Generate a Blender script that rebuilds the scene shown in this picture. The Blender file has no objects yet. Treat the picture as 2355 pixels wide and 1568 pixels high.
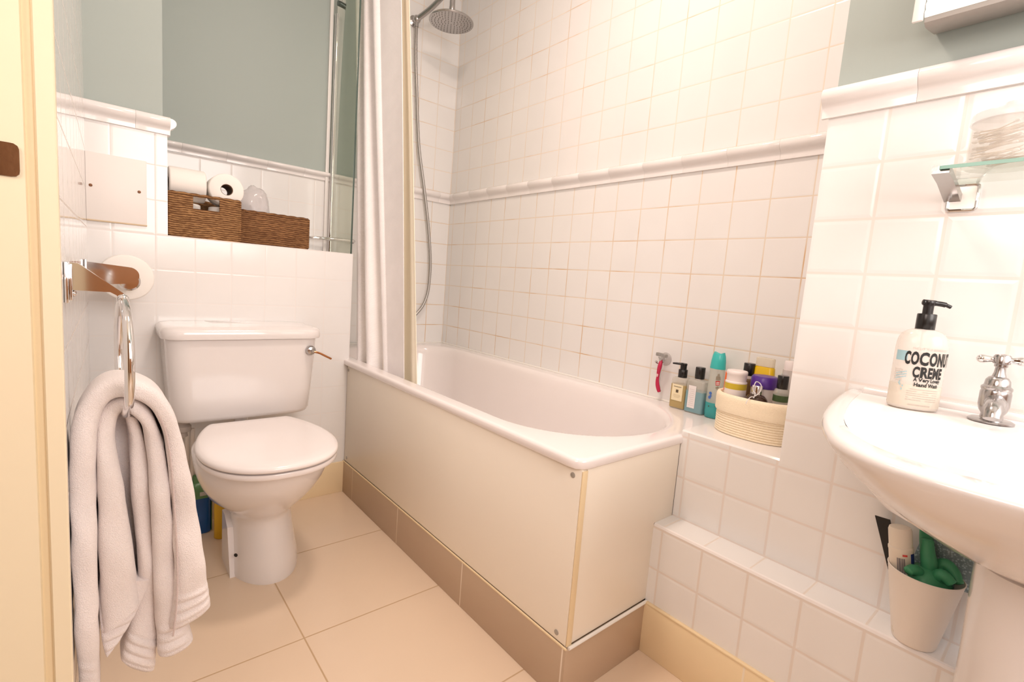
import bpy, bmesh, math, random
from mathutils import Vector, Matrix
random.seed(7)
PI = math.pi
SC = bpy.context.scene
COL = SC.collection

# ------------------------------------------------------------------ materials
def newmat(name):
    m = bpy.data.materials.new(name); m.use_nodes = True
    nt = m.node_tree
    return m, nt, nt.nodes['Principled BSDF']

def setp(b, **k):
    names = dict(col='Base Color', rough='Roughness', metal='Metallic', spec='Specular IOR Level', trans='Transmission Weight',
                 ior='IOR', alpha='Alpha', sss='Subsurface Weight', coat='Coat Weight', sheen='Sheen Weight',
                 emc='Emission Color', ems='Emission Strength')
    for a, v in k.items():
        i = b.inputs[names[a]]
        if a in ('col', 'emc'): v = (v[0], v[1], v[2], 1)
        i.default_value = v

def nd(nt, t, **k):
    n = nt.nodes.new(t)
    for a, v in k.items(): setattr(n, a, v)
    return n

def math_n(nt, op, a, b=None, c=None):
    n = nd(nt, 'ShaderNodeMath', operation=op)
    for i, v in enumerate((a, b, c)):
        if v is None: continue
        if isinstance(v, (int, float)): n.inputs[i].default_value = v
        else: nt.links.new(v, n.inputs[i])
    return n.outputs[0]

def maprange(nt, v, a, b, c=0.0, d=1.0, smooth=True):
    n = nd(nt, 'ShaderNodeMapRange')
    if smooth: n.interpolation_type = 'SMOOTHSTEP'
    nt.links.new(v, n.inputs[0])
    for i, x in zip((1, 2, 3, 4), (a, b, c, d)): n.inputs[i].default_value = x
    return n.outputs[0]

def mixc(nt, f, a, b):
    n = nd(nt, 'ShaderNodeMix', data_type='RGBA')
    for i, v in ((0, f), (6, a), (7, b)):
        if isinstance(v, (int, float)): n.inputs[i].default_value = v
        elif isinstance(v, tuple): n.inputs[i].default_value = (v[0], v[1], v[2], 1)
        else: nt.links.new(v, n.inputs[i])
    return n.outputs[2]

def noise(nt, scale, detail=2, coord=None, rough=.5):
    n = nd(nt, 'ShaderNodeTexNoise'); n.inputs['Scale'].default_value = scale
    n.inputs['Detail'].default_value = detail; n.inputs['Roughness'].default_value = rough
    if coord is not None: nt.links.new(coord, n.inputs['Vector'])
    return n.outputs[0]

def bump(nt, b, h, strength=.3, dist=.001, prev=None):
    n = nd(nt, 'ShaderNodeBump'); n.inputs['Strength'].default_value = strength; n.inputs['Distance'].default_value = dist
    nt.links.new(h, n.inputs['Height'])
    if prev is not None: nt.links.new(prev, n.inputs['Normal'])
    nt.links.new(n.outputs[0], b.inputs['Normal'])
    return n.outputs[0]

def plain(name, col, rough=.4, metal=0., bumpscale=0, bstr=.2, bdist=.0005, **k):
    m, nt, b = newmat(name); setp(b, col=col, rough=rough, metal=metal, **k)
    if bumpscale:
        tc = nd(nt, 'ShaderNodeTexCoord')
        bump(nt, b, noise(nt, bumpscale, 3, tc.outputs['Object']), bstr, bdist)
    return m

def posxyz(nt):
    g = nd(nt, 'ShaderNodeNewGeometry'); s = nd(nt, 'ShaderNodeSeparateXYZ')
    nt.links.new(g.outputs['Position'], s.inputs[0])
    return g.outputs['Position'], s.outputs

def tile(name, au, av, pu, pv, u0, v0, tcol=(.82, .82, .81), gcol=(.74, .70, .66), gw=.0022, round_=.006, rough=.13,
         bstr=.28, bd=.0012, stain=0., staincol=(.62, .36, .14), wav=.25):
    m, nt, b = newmat(name); setp(b, rough=rough, spec=.5)
    P, S = posxyz(nt)
    def dist(ax, p, o):
        if p is None: return None
        u = math_n(nt, 'DIVIDE', math_n(nt, 'SUBTRACT', S['XYZ'.index(ax)], o), p)
        return math_n(nt, 'MULTIPLY', math_n(nt, 'PINGPONG', u, .5), p)
    du, dv = dist(au, pu, u0), dist(av, pv, v0)
    d = du if dv is None else dv if du is None else math_n(nt, 'MINIMUM', du, dv)
    g = maprange(nt, d, gw * .5, gw * .5 + .0012, 1, 0)
    h = maprange(nt, d, gw * .3, round_, 0, 1)
    n1 = noise(nt, 9, 2, P); n2 = noise(nt, 60, 2, P)
    gc = gcol
    if stain > 0:
        sm = maprange(nt, noise(nt, 5.5, 3, P), .5, .72, 0, stain)
        gc = mixc(nt, sm, gcol, staincol)
    nt.links.new(mixc(nt, g, mixc(nt, n1, tcol, tuple(c * .96 for c in tcol)), gc), b.inputs['Base Color'])
    nt.links.new(math_n(nt, 'MULTIPLY_ADD', g, .45, rough), b.inputs['Roughness'])
    bn = bump(nt, b, h, bstr, bd)
    n = nd(nt, 'ShaderNodeBump'); n.inputs['Strength'].default_value = wav; n.inputs['Distance'].default_value = .002
    nt.links.new(n1, n.inputs['Height']); nt.links.new(bn, n.inputs['Normal']); nt.links.new(n.outputs[0], b.inputs['Normal'])
    return m

WT = (.83, .82, .81)
MT = {}
MT['back'] = tile('tile_boxing', 'X', 'Z', .1063, .107, -.1013, .879, WT, (.78, .75, .73), .002, bstr=.16)
MT['niche'] = tile('tile_niche', 'X', 'Z', .11, .11, -.02, 1.095, WT, (.77, .73, .70), .002, bstr=.16)
MT['shower'] = tile('tile_shower', 'X', 'Z', .11, .11, .585, 1.1036, WT, (.72, .60, .46), .0022, stain=.9)
MT['long'] = tile('tile_long_wall', 'Y', 'Z', .11, .11, -1.2957, 1.1036, WT, (.75, .655, .54), .0022, stain=.75)
MT['longup'] = tile('tile_long_wall_upper', 'Y', 'Z', .1085, .1085, -1.0674, 1.484, WT, (.77, .69, .60), .0022, stain=.45)
MT['showup'] = tile('tile_shower_upper', 'X', 'Z', .1085, .1085, .585, 1.484, WT, (.77, .69, .60), .0022, stain=.5)
MT['pier'] = tile('tile_pier', 'Y', 'Z', .108, .1073, -1.4160, .4525, WT, (.76, .70, .66), .004, .010, bstr=.26, bd=.0018)
MT['step'] = tile('tile_step', 'Y', 'Z', .1065, .107, -1.4210, .2275, WT, (.75, .69, .64), .004, .009, bstr=.26, bd=.0016)
MT['steptop'] = tile('tile_step_top', 'Y', 'X', .1065, None, -1.4210, 0, WT, (.76, .70, .64), .003, .006)
MT['left'] = tile('tile_left_wall', 'Y', 'Z', .11, .11, -.02, .879, (.80, .79, .785), (.70, .65, .61), .002, rough=.07, wav=.35)
MT['floor'] = tile('tile_floor', 'X', 'Y', .392, .392, -.3933, -.7766, (.74, .585, .44), (.50, .35, .21), .0025, .004, rough=.22, bstr=.25, bd=.0008, wav=.1)
MT['kick'] = tile('tile_plinth', 'Y', 'Z', .392, None, -.499, 0, (.50, .365, .255), (.75, .63, .5), .003, .004, rough=.3, bstr=.2)
MT['skirt'] = tile('tile_skirting', 'Y', 'X', .6, None, -.95, 0, (.88, .72, .47), (.85, .75, .6), .003, .004, rough=.3, bstr=.2)
MT['green'] = plain('pale_green_paint', (.375, .43, .405), .55, bumpscale=260, bstr=.08)
MT['ceil'] = plain('ceiling_paint', (.85, .84, .81), .7)
MT['white'] = plain('white_ceramic', (.79, .755, .745), .09, coat=.3)
MT['seat'] = plain('white_plastic_seat', (.84, .79, .78), .16)
MT['bath'] = plain('white_acrylic', (.85, .80, .79), .12, coat=.2)
MT['panel'] = plain('cream_bath_panel', (.88, .815, .71), .32, bumpscale=90, bstr=.04)
MT['strip'] = plain('yellowed_strip', (.82, .66, .42), .4)
MT['chrome'] = plain('chrome', (.78, .77, .77), .07, 1.)
MT['oldchrome'] = plain('worn_chrome', (.47, .455, .45), .2, 1., bumpscale=160, bstr=.12)
MT['dull'] = plain('dull_metal', (.42, .40, .38), .35, .8)
MT['jamb'] = plain('cream_gloss_paint', (.83, .73, .53), .35, bumpscale=40, bstr=.12, bdist=.002)
MT['groove'] = plain('deeper_cream_paint', (.80, .66, .43), .4, bumpscale=60, bstr=.2, bdist=.002)  # rebate in a slightly deeper, more orange cream than the lining
MT['brass'] = plain('dark_brass', (.16, .075, .035), .28, .9, bumpscale=120, bstr=.2)
MT['rail'] = plain('glazed_rail', (.83, .80, .79), .1, bumpscale=14, bstr=.15, bdist=.002)
MT['paper'] = plain('toilet_paper', (.86, .83, .79), .9, bumpscale=400, bstr=.25, bdist=.0006)
MT['card'] = plain('cardboard_core', (.20, .13, .09), .9)
MT['black'] = plain('black_plastic', (.012, .011, .011), .25)
MT['putty'] = plain('sealant', (.84, .82, .78), .4)
MT['screw'] = plain('grey_cap', (.40, .37, .33), .35, .3)

def glassy(name, col, rough=.03, ior=1.45, trans=1., alpha=1., tint_density=None):
    m, nt, b = newmat(name); setp(b, col=col, rough=rough, trans=trans, ior=ior, alpha=alpha)
    return m
def thin_glass(name, col=(.9, .95, .93), fac=.85):
    m, nt, b = newmat(name); nt.nodes.remove(b)
    out = nt.nodes['Material Output']
    t = nd(nt, 'ShaderNodeBsdfTransparent'); t.inputs[0].default_value = (*col, 1)
    g = nd(nt, 'ShaderNodeBsdfGlossy'); g.inputs['Roughness'].default_value = .02; g.inputs[0].default_value = (.9, .95, .92, 1)
    ge = nd(nt, 'ShaderNodeNewGeometry'); vd = nd(nt, 'ShaderNodeVectorMath', operation='DOT_PRODUCT')
    nt.links.new(ge.outputs['Incoming'], vd.inputs[0]); nt.links.new(ge.outputs['Normal'], vd.inputs[1])
    c1 = math_n(nt, 'SUBTRACT', 1.0, math_n(nt, 'ABSOLUTE', vd.outputs['Value']))
    f5 = math_n(nt, 'MULTIPLY_ADD', math_n(nt, 'POWER', c1, 5.0), .9, .04)
    ff = math_n(nt, 'MULTIPLY', f5, math_n(nt, 'SUBTRACT', 1.0, ge.outputs['Backfacing']))
    mx = nd(nt, 'ShaderNodeMixShader')
    nt.links.new(ff, mx.inputs[0]); nt.links.new(t.outputs[0], mx.inputs[1]); nt.links.new(g.outputs[0], mx.inputs[2])
    nt.links.new(mx.outputs[0], out.inputs[0])
    return m
def clear_plastic(name, col, mixf=.55, dcol=(.85, .83, .8)):
    m, nt, b = newmat(name)
    out = nt.nodes['Material Output']
    setp(b, col=dcol, rough=.15)
    t = nd(nt, 'ShaderNodeBsdfTransparent'); t.inputs[0].default_value = (*col, 1)
    mx = nd(nt, 'ShaderNodeMixShader'); mx.inputs[0].default_value = mixf
    nt.links.new(b.outputs[0], mx.inputs[2]); nt.links.new(t.outputs[0], mx.inputs[1]); nt.links.new(mx.outputs[0], out.inputs[0])
    return m
MT['screen'] = thin_glass('screen_glass', (.90, .93, .88))
MT['shelfglass'] = thin_glass('shelf_glass', (.95, .98, .965))
MT['shelfedge'] = plain('green_glass_edge', (.16, .36, .29), .15)
MT['clear'] = clear_plastic('clear_plastic', (.95, .95, .94), .22)

def fabric(name, col, scale, bstr, bdist, rough=.95, sheen=.3, wave=None):
    m, nt, b = newmat(name); setp(b, rough=rough, sheen=sheen, spec=.15)
    tc = nd(nt, 'ShaderNodeTexCoord'); P, S = posxyz(nt)
    n = noise(nt, scale, 3, P); n2 = noise(nt, 16, 2, P)
    nt.links.new(mixc(nt, n2, col, tuple(c * .9 for c in col)), b.inputs['Base Color'])
    h = n
    if wave:
        a = math_n(nt, 'SINE', math_n(nt, 'MULTIPLY', S[1], wave)); c = math_n(nt, 'SINE', math_n(nt, 'MULTIPLY', S[2], wave))
        h = math_n(nt, 'ADD', math_n(nt, 'MULTIPLY', a, c), n)
    bump(nt, b, h, bstr, bdist)
    return m
MT['towel'] = fabric('terry_towel', (.94, .865, .85), 620, .65, .004)
MT['curtain'] = fabric('waffle_curtain', (.96, .925, .925), 300, .3, .0012, wave=1100)
MT['liner'] = plain('cream_liner', (.95, .88, .72), .4)
def weave(name, c1, c2, su, sv, stretch='Z'):
    m, nt, b = newmat(name); setp(b, rough=.75, spec=.25)
    P, S = posxyz(nt)
    mp = nd(nt, 'ShaderNodeMapping'); mp.inputs['Scale'].default_value = (su, su, sv); nt.links.new(P, mp.inputs[0])
    n = noise(nt, 1, 3, mp.outputs[0]); n2 = noise(nt, 22, 3, P)
    w = math_n(nt, 'SINE', math_n(nt, 'MULTIPLY_ADD', S[2], 900, math_n(nt, 'MULTIPLY', n2, 9)))
    f = maprange(nt, math_n(nt, 'MULTIPLY_ADD', w, .18, n), .32, .68)
    nt.links.new(mixc(nt, f, c2, mixc(nt, n2, c1, tuple(c * .6 for c in c1))), b.inputs['Base Color'])
    bump(nt, b, f, .8, .003)
    return m
MT['wicker'] = weave('woven_seagrass', (.50, .27, .115), (.13, .055, .02), 60, 300)
MT['wicker_shaded'] = weave('woven_seagrass_shaded', (.38, .19, .08), (.11, .045, .017), 60, 320)  # same weave, the second basket's shade put into darker colours
MT['rope'] = plain('cream_rope', (.95, .83, .63), .85, bumpscale=420, bstr=.8, bdist=.002)
def col(name, c, rough=.35, **k):
    key = 'c_' + name
    if key not in MT: MT[key] = plain(name, c, rough, **k)
    return MT[key]

# ------------------------------------------------------------------ mesh helpers
class MB:
    def __init__(s): s.v = []; s.f = []; s.m = []
    def add(s, v, f, mi=0):
        o = len(s.v); s.v += [tuple(x) for x in v]
        for q in f: s.f.append(tuple(i + o for i in q)); s.m.append(mi)
        return s
    def quad(s, a, b, c, d, mi=0): return s.add([a, b, c, d], [(0, 1, 2, 3)], mi)
    def bm(s, bm, mi=0):
        bm.verts.index_update()
        s.add([v.co[:] for v in bm.verts], [[v.index for v in f.verts] for f in bm.faces], mi); bm.free(); return s
    def box(s, x0, x1, y0, y1, z0, z1, bev=0., seg=2, mi=0, rot=None, org=None):
        bm = bmesh.new(); bmesh.ops.create_cube(bm, size=1)
        for v in bm.verts:
            v.co = Vector(((x0 + x1) / 2 + v.co.x * (x1 - x0), (y0 + y1) / 2 + v.co.y * (y1 - y0), (z0 + z1) / 2 + v.co.z * (z1 - z0)))
        if bev > 0: bmesh.ops.bevel(bm, geom=list(bm.edges), offset=bev, segments=seg, affect='EDGES', profile=.5)
        if rot is not None:
            o = Vector(org or (0, 0, 0))
            for v in bm.verts: v.co = rot @ (v.co - o) + o
        return s.bm(bm, mi)
    def loft(s, rings, closed=True, cap0=True, cap1=True, mi=0):
        n = len(rings[0]); v = [p for r in rings for p in r]; f = []
        m = n if closed else n - 1
        for i in range(len(rings) - 1):
            for j in range(m):
                k = (j + 1) % n
                f.append((i * n + j, i * n + k, (i + 1) * n + k, (i + 1) * n + j))
        if cap0 and closed: f.append(tuple(range(n - 1, -1, -1)))
        if cap1 and closed: f.append(tuple((len(rings) - 1) * n + j for j in range(n)))
        return s.add(v, f, mi)
    def lathe(s, prof, n=32, c=(0, 0, 0), sx=1., sy=1., mi=0, pw=2., cap0=True, cap1=True):
        rings = []
        for r, z in prof:
            ring = []
            for j in range(n):
                a = 2 * PI * j / n; ca, sa = math.cos(a), math.sin(a)
                if pw != 2.:
                    ca = math.copysign(abs(ca) ** (2 / pw), ca); sa = math.copysign(abs(sa) ** (2 / pw), sa)
                ring.append((c[0] + r * sx * ca, c[1] + r * sy * sa, c[2] + z))
            rings.append(ring)
        return s.loft(rings, True, cap0, cap1, mi)
    def tube(s, pts, r, n=12, mi=0, closed=False, flat=1.):
        P = [Vector(p) for p in pts]; N = len(P); rr = r if isinstance(r, (list, tuple)) else [r] * N
        T = []
        for i in range(N):
            a = P[(i - 1) % N] if (closed or i > 0) else P[i]; b = P[(i + 1) % N] if (closed or i < N - 1) else P[i]
            T.append((b - a).normalized())
        up = Vector((0, 0, 1)) if abs(T[0].z) < .9 else Vector((0, 1, 0))
        u = (up - T[0] * up.dot(T[0])).normalized(); rings = []
        for i in range(N):
            u = (u - T[i] * u.dot(T[i])).normalized(); w = T[i].cross(u)
            rings.append([P[i] + (u * math.cos(2 * PI * j / n) + w * math.sin(2 * PI * j / n) * flat) * rr[i] for j in range(n)])
        if closed: rings.append(rings[0]); return s.loft(rings, True, False, False, mi)
        return s.loft(rings, True, True, True, mi)
    def prism(s, poly, ax, a, b, mi=0):
        # poly in the two other axes (cyclic order kept), extruded from a to b along ax
        def P(u, v, t): return {'x': (t, u, v), 'y': (u, t, v), 'z': (u, v, t)}[ax]
        return s.loft([[P(u, v, a) for u, v in poly], [P(u, v, b) for u, v in poly]], True, True, True, mi)
    def sphere(s, c, r, n=16, mi=0, sc=(1, 1, 1)):
        pr = []
        bm = bmesh.new(); bmesh.ops.create_uvsphere(bm, u_segments=n, v_segments=n // 2 + 2, radius=r)
        for v in bm.verts: v.co = Vector((c[0] + v.co.x * sc[0], c[1] + v.co.y * sc[1], c[2] + v.co.z * sc[2]))
        return s.bm(bm, mi)
    def xf(s, M):
        s.v = [tuple(M @ Vector(p)) for p in s.v]; return s
    def build(s, name, mats, parent=None, smooth=True, ang=35, origin=None, subsurf=0, recalc=True):
        me = bpy.data.meshes.new(name)
        o = Vector(origin) if origin is not None else Vector((0, 0, 0))
        me.from_pydata([tuple(Vector(p) - o) for p in s.v], [], s.f)
        if not isinstance(mats, (list, tuple)): mats = [mats]
        for m in mats: me.materials.append(MT[m] if isinstance(m, str) else m)
        for p, mi in zip(me.polygons, s.m): p.material_index = mi
        if recalc:
            bm = bmesh.new(); bm.from_mesh(me); bmesh.ops.recalc_face_normals(bm, faces=bm.faces); bm.to_mesh(me); bm.free()
        if smooth:
            for p in me.polygons: p.use_smooth = True
            me.set_sharp_from_angle(angle=math.radians(ang))
        me.update()
        ob = bpy.data.objects.new(name, me); COL.objects.link(ob)
        if parent is not None:
            ob.parent = parent; ob.location = o - abs_loc(parent)
        else: ob.location = o
        if subsurf:
            md = ob.modifiers.new('sub', 'SUBSURF'); md.levels = subsurf; md.render_levels = subsurf
        return ob

def abs_loc(o):
    l = Vector((0, 0, 0))
    while o is not None: l = l + o.location; o = o.parent
    return l

def tag(o, label=None, cat=None, group=None, kind=None):
    if label: o['label'] = label
    if cat: o['category'] = cat
    if group: o['group'] = group
    if kind: o['kind'] = kind
    return o
def thing(name, label, cat, loc, group=None):
    o = bpy.data.objects.new(name, None); COL.objects.link(o); o.location = loc; o.empty_display_size = .03
    return tag(o, label, cat, group)
def struct(mb, name, mats, label=None, cat=None, **k):
    o = mb.build(name, mats, **k); o['kind'] = 'structure'
    tag(o, label, cat)
    return o
def smooth_path(pts, n=40):
    P = [Vector(p) for p in pts]; out = []
    for i in range(len(P) - 1):
        p0 = P[max(i - 1, 0)]; p1 = P[i]; p2 = P[i + 1]; p3 = P[min(i + 2, len(P) - 1)]
        k = max(2, n // (len(P) - 1))
        for j in range(k):
            t = j / k
            out.append(.5 * ((2 * p1) + (-p0 + p2) * t + (2 * p0 - 5 * p1 + 4 * p2 - p3) * t * t + (-p0 + 3 * p1 - 3 * p2 + p3) * t ** 3))
    out.append(P[-1]); return out
def rrect(x0, x1, y0, y1, r, N):
    # rounded rectangle, N points spread along its length; r = (x1y1, x0y1, x0y0, x1y0) radii
    if not isinstance(r, (list, tuple)): r = [r] * 4
    pts = []
    for (cx, cy, rad, a0) in ((x1 - r[0], y1 - r[0], r[0], 0), (x0 + r[1], y1 - r[1], r[1], 90), (x0 + r[2], y0 + r[2], r[2], 180), (x1 - r[3], y0 + r[3], r[3], 270)):
        for k in range(25):
            a = math.radians(a0 + 90 * k / 24); pts.append((cx + rad * math.cos(a), cy + rad * math.sin(a)))
    pts.append(pts[0]); L = [0]
    for a, b in zip(pts, pts[1:]): L.append(L[-1] + math.hypot(b[0] - a[0], b[1] - a[1]))
    out = []; j = 0
    for i in range(N):
        t = L[-1] * i / N
        while L[j + 1] < t: j += 1
        d = L[j + 1] - L[j]; f = (t - L[j]) / d if d > 1e-12 else 0
        out.append((pts[j][0] + (pts[j + 1][0] - pts[j][0]) * f, pts[j][1] + (pts[j + 1][1] - pts[j][1]) * f))
    return out
def text_mesh(body, size, mat, offset=0., space=1., sx=1., align='LEFT', res=3):
    cu = bpy.data.curves.new('lettering', 'FONT'); cu.body = body; cu.size = size; cu.offset = offset
    cu.space_character = space; cu.align_x = align; cu.resolution_u = res; cu.fill_mode = 'FRONT'
    o = bpy.data.objects.new('lettering', cu); COL.objects.link(o)
    dg = bpy.context.evaluated_depsgraph_get(); dg.update()
    me = bpy.data.meshes.new_from_object(o.evaluated_get(dg))
    mb = MB(); mb.add([(v.co.x * sx, v.co.y, 0) for v in me.vertices], [list(p.vertices) for p in me.polygons])
    bpy.data.objects.remove(o); bpy.data.curves.remove(cu); bpy.data.meshes.remove(me)
    return mb
TOWEL = {
 'A': (-0.975, [[-0.8062,0.2038,-0.7808,0.1916],[-0.8075,0.235,-0.7807,0.2222],[-0.8086,0.265,-0.7806,0.2519],[-0.8095,0.2925,-0.7806,0.2793],[-0.81,0.3172,-0.7806,0.3043],[-0.8102,0.3409,-0.7807,0.3286],[-0.8104,0.3669,-0.7807,0.3552],[-0.8106,0.3967,-0.7807,0.3857],[-0.8108,0.4293,-0.7805,0.419],[-0.8111,0.4626,-0.7803,0.453],[-0.8113,0.4951,-0.78,0.4863],[-0.8113,0.5261,-0.7798,0.5179],[-0.8111,0.5544,-0.7796,0.5461],[-0.8107,0.5792,-0.7793,0.5702],[-0.81,0.6004,-0.7789,0.5903],[-0.8093,0.6179,-0.7786,0.6071],[-0.8085,0.6315,-0.7783,0.6206],[-0.8077,0.6423,-0.7778,0.6317],[-0.8064,0.6521,-0.7772,0.6415],[-0.8046,0.6618,-0.7763,0.6505],[-0.8022,0.6714,-0.775,0.6588],[-0.799,0.6809,-0.7732,0.6662],[-0.7949,0.69,-0.7709,0.6727],[-0.79,0.6985,-0.7681,0.6783],[-0.7849,0.706,-0.7652,0.6829],[-0.7795,0.7121,-0.7623,0.6864],[-0.774,0.717,-0.7595,0.6891],[-0.7683,0.7206,-0.7565,0.691],[-0.7622,0.7231,-0.7534,0.6924],[-0.7557,0.7245,-0.7502,0.6932],[-0.7487,0.7249,-0.7466,0.6934],[-0.7413,0.724,-0.7425,0.693],[-0.7335,0.7223,-0.7382,0.6919],[-0.7259,0.7196,-0.7337,0.6902],[-0.7186,0.7163,-0.7292,0.688],[-0.7118,0.712,-0.7247,0.6851],[-0.7054,0.7068,-0.7203,0.6817],[-0.6995,0.7003,-0.716,0.6775],[-0.6941,0.6925,-0.712,0.6727],[-0.6891,0.6835,-0.7081,0.6671],[-0.6844,0.6732,-0.7045,0.6604],[-0.6801,0.6615,-0.7011,0.6525],[-0.6759,0.6482,-0.6979,0.6429],[-0.6719,0.6331,-0.695,0.6311],[-0.668,0.6164,-0.6924,0.6172],[-0.6642,0.5984,-0.6902,0.6015],[-0.6604,0.5792,-0.6884,0.5839],[-0.6568,0.5593,-0.687,0.5651],[-0.6533,0.539,-0.6858,0.5459],[-0.65,0.5187,-0.6847,0.5266],[-0.647,0.4984,-0.6837,0.5073],[-0.6443,0.4781,-0.6828,0.488],[-0.642,0.4578,-0.6818,0.4686],[-0.6398,0.4375,-0.681,0.4488],[-0.6376,0.4169,-0.6803,0.4281],[-0.6353,0.3964,-0.6799,0.4063],[-0.633,0.3766,-0.6797,0.3843],[-0.631,0.3594,-0.6799,0.3635],[-0.6293,0.3455,-0.6803,0.345],[-0.628,0.334,-0.681,0.3282],[-0.6268,0.3227,-0.682,0.3121],[-0.6257,0.3106,-0.6834,0.2961],[-0.6245,0.2977,-0.685,0.2801],[-0.6233,0.2845,-0.6867,0.2641]]),
 'B': (-0.965, [[-0.7754,0.2897,-0.7274,0.3243],[-0.776,0.3046,-0.7279,0.3331],[-0.7767,0.3196,-0.7285,0.342],[-0.7773,0.3351,-0.729,0.3512],[-0.7779,0.3517,-0.7295,0.361],[-0.7785,0.3696,-0.7301,0.3716],[-0.779,0.3888,-0.7307,0.3831],[-0.7794,0.4097,-0.7316,0.3964],[-0.7796,0.4331,-0.7328,0.4121],[-0.7795,0.4586,-0.7345,0.43],[-0.7794,0.4844,-0.7364,0.4491],[-0.7794,0.5085,-0.7384,0.4684],[-0.7795,0.5298,-0.7404,0.4876],[-0.7797,0.5486,-0.7424,0.5064],[-0.7799,0.5661,-0.7445,0.5247],[-0.7801,0.5827,-0.7466,0.5421],[-0.7802,0.5984,-0.7488,0.5583],[-0.7801,0.6133,-0.751,0.5735],[-0.7799,0.627,-0.7529,0.5875],[-0.7793,0.6391,-0.7544,0.6],[-0.7783,0.6495,-0.7553,0.6109],[-0.7769,0.6587,-0.7559,0.6207],[-0.7751,0.6665,-0.756,0.6296],[-0.7725,0.6728,-0.7556,0.6374],[-0.7694,0.6779,-0.7547,0.6444],[-0.766,0.6821,-0.7536,0.6506],[-0.7621,0.6856,-0.7522,0.6557],[-0.7579,0.6884,-0.7504,0.6596],[-0.7534,0.6904,-0.7484,0.6624],[-0.7486,0.6916,-0.7461,0.6643],[-0.7436,0.6916,-0.7436,0.6648],[-0.7382,0.6903,-0.7408,0.6641],[-0.7328,0.688,-0.7378,0.6624],[-0.7275,0.6847,-0.7348,0.6599],[-0.7225,0.6803,-0.7318,0.6567],[-0.7177,0.675,-0.7288,0.6529],[-0.7133,0.6687,-0.726,0.6486],[-0.7091,0.6613,-0.7235,0.6441],[-0.7053,0.6525,-0.7215,0.6392],[-0.7018,0.6425,-0.7198,0.6338],[-0.6985,0.6315,-0.7184,0.627],[-0.6955,0.6193,-0.7171,0.6176],[-0.6927,0.6058,-0.716,0.6052],[-0.6902,0.591,-0.715,0.5905],[-0.6879,0.5749,-0.7141,0.5745],[-0.6859,0.5569,-0.7133,0.5574],[-0.6841,0.5371,-0.7126,0.5394],[-0.6825,0.5163,-0.712,0.5208],[-0.6811,0.4955,-0.7114,0.5019],[-0.6799,0.475,-0.7108,0.4827],[-0.6789,0.4546,-0.7103,0.4633],[-0.6779,0.4338,-0.7098,0.4428],[-0.6768,0.4117,-0.7092,0.4203],[-0.6756,0.3879,-0.7085,0.3954],[-0.6743,0.3633,-0.7078,0.3691],[-0.6726,0.3397,-0.707,0.3435],[-0.6704,0.3187,-0.7064,0.3206],[-0.6678,0.3007,-0.7057,0.3006],[-0.6648,0.2848,-0.7052,0.2829],[-0.6616,0.2701,-0.7046,0.2665],[-0.6583,0.2567,-0.7039,0.2516],[-0.655,0.2441,-0.7032,0.2377],[-0.6516,0.232,-0.7024,0.2244],[-0.6481,0.22,-0.7017,0.2112]]),
 'C': (-0.94, [[-0.7439,0.6569,-0.7253,0.6473],[-0.7415,0.6448,-0.7215,0.6352],[-0.7397,0.6325,-0.7178,0.6228],[-0.7385,0.6201,-0.715,0.6103],[-0.7378,0.6076,-0.7132,0.5974],[-0.7374,0.595,-0.7121,0.5843],[-0.7371,0.5824,-0.7112,0.5711],[-0.7369,0.5698,-0.7105,0.5579],[-0.7367,0.5571,-0.7099,0.5446],[-0.7365,0.5444,-0.7094,0.5312],[-0.7361,0.5315,-0.7089,0.5179],[-0.7357,0.5187,-0.7084,0.5044],[-0.7353,0.5057,-0.708,0.4909],[-0.7346,0.4927,-0.7075,0.4773],[-0.7337,0.4796,-0.7071,0.4637],[-0.7326,0.4664,-0.7066,0.45],[-0.7315,0.4531,-0.7061,0.4363],[-0.7304,0.4397,-0.7056,0.4225],[-0.7293,0.4263,-0.7051,0.4086],[-0.7285,0.4128,-0.7046,0.3946],[-0.7277,0.3993,-0.704,0.3806],[-0.7271,0.3858,-0.7034,0.3665],[-0.7266,0.3722,-0.7028,0.3523],[-0.7268,0.3589,-0.7023,0.3381],[-0.7281,0.3461,-0.7017,0.3238],[-0.73,0.3335,-0.7011,0.3095],[-0.7322,0.3211,-0.7006,0.2951],[-0.7345,0.3087,-0.7003,0.2807],[-0.7369,0.2964,-0.7003,0.2664],[-0.7396,0.2843,-0.7005,0.2521],[-0.7424,0.2724,-0.7008,0.2378],[-0.7452,0.2605,-0.7013,0.2235],[-0.7479,0.2484,-0.7021,0.2094],[-0.7501,0.2361,-0.7031,0.1953],[-0.7522,0.2235,-0.7041,0.1813],[-0.7541,0.2109,-0.7051,0.1672]]),
 'D': (-0.95, [[-0.7792,0.386,-0.7113,0.3577],[-0.7794,0.3772,-0.7125,0.353],[-0.7795,0.3684,-0.7137,0.3484],[-0.7797,0.3596,-0.7149,0.3437],[-0.7798,0.3509,-0.7163,0.3388],[-0.7798,0.3423,-0.7181,0.3337],[-0.7798,0.334,-0.7203,0.3282],[-0.7797,0.3257,-0.7227,0.3225],[-0.7796,0.3176,-0.7254,0.3167],[-0.7794,0.3097,-0.7282,0.3108],[-0.779,0.3022,-0.7314,0.3049],[-0.7786,0.295,-0.7349,0.2989],[-0.778,0.2881,-0.7386,0.2929],[-0.7774,0.2813,-0.7425,0.2868],[-0.7768,0.2748,-0.7464,0.2806],[-0.7761,0.2686,-0.7506,0.2744],[-0.7754,0.2628,-0.7549,0.268],[-0.7747,0.257,-0.7593,0.2616],[-0.774,0.2513,-0.7637,0.2552],[-0.7732,0.2456,-0.7681,0.2488]]),
}

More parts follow.
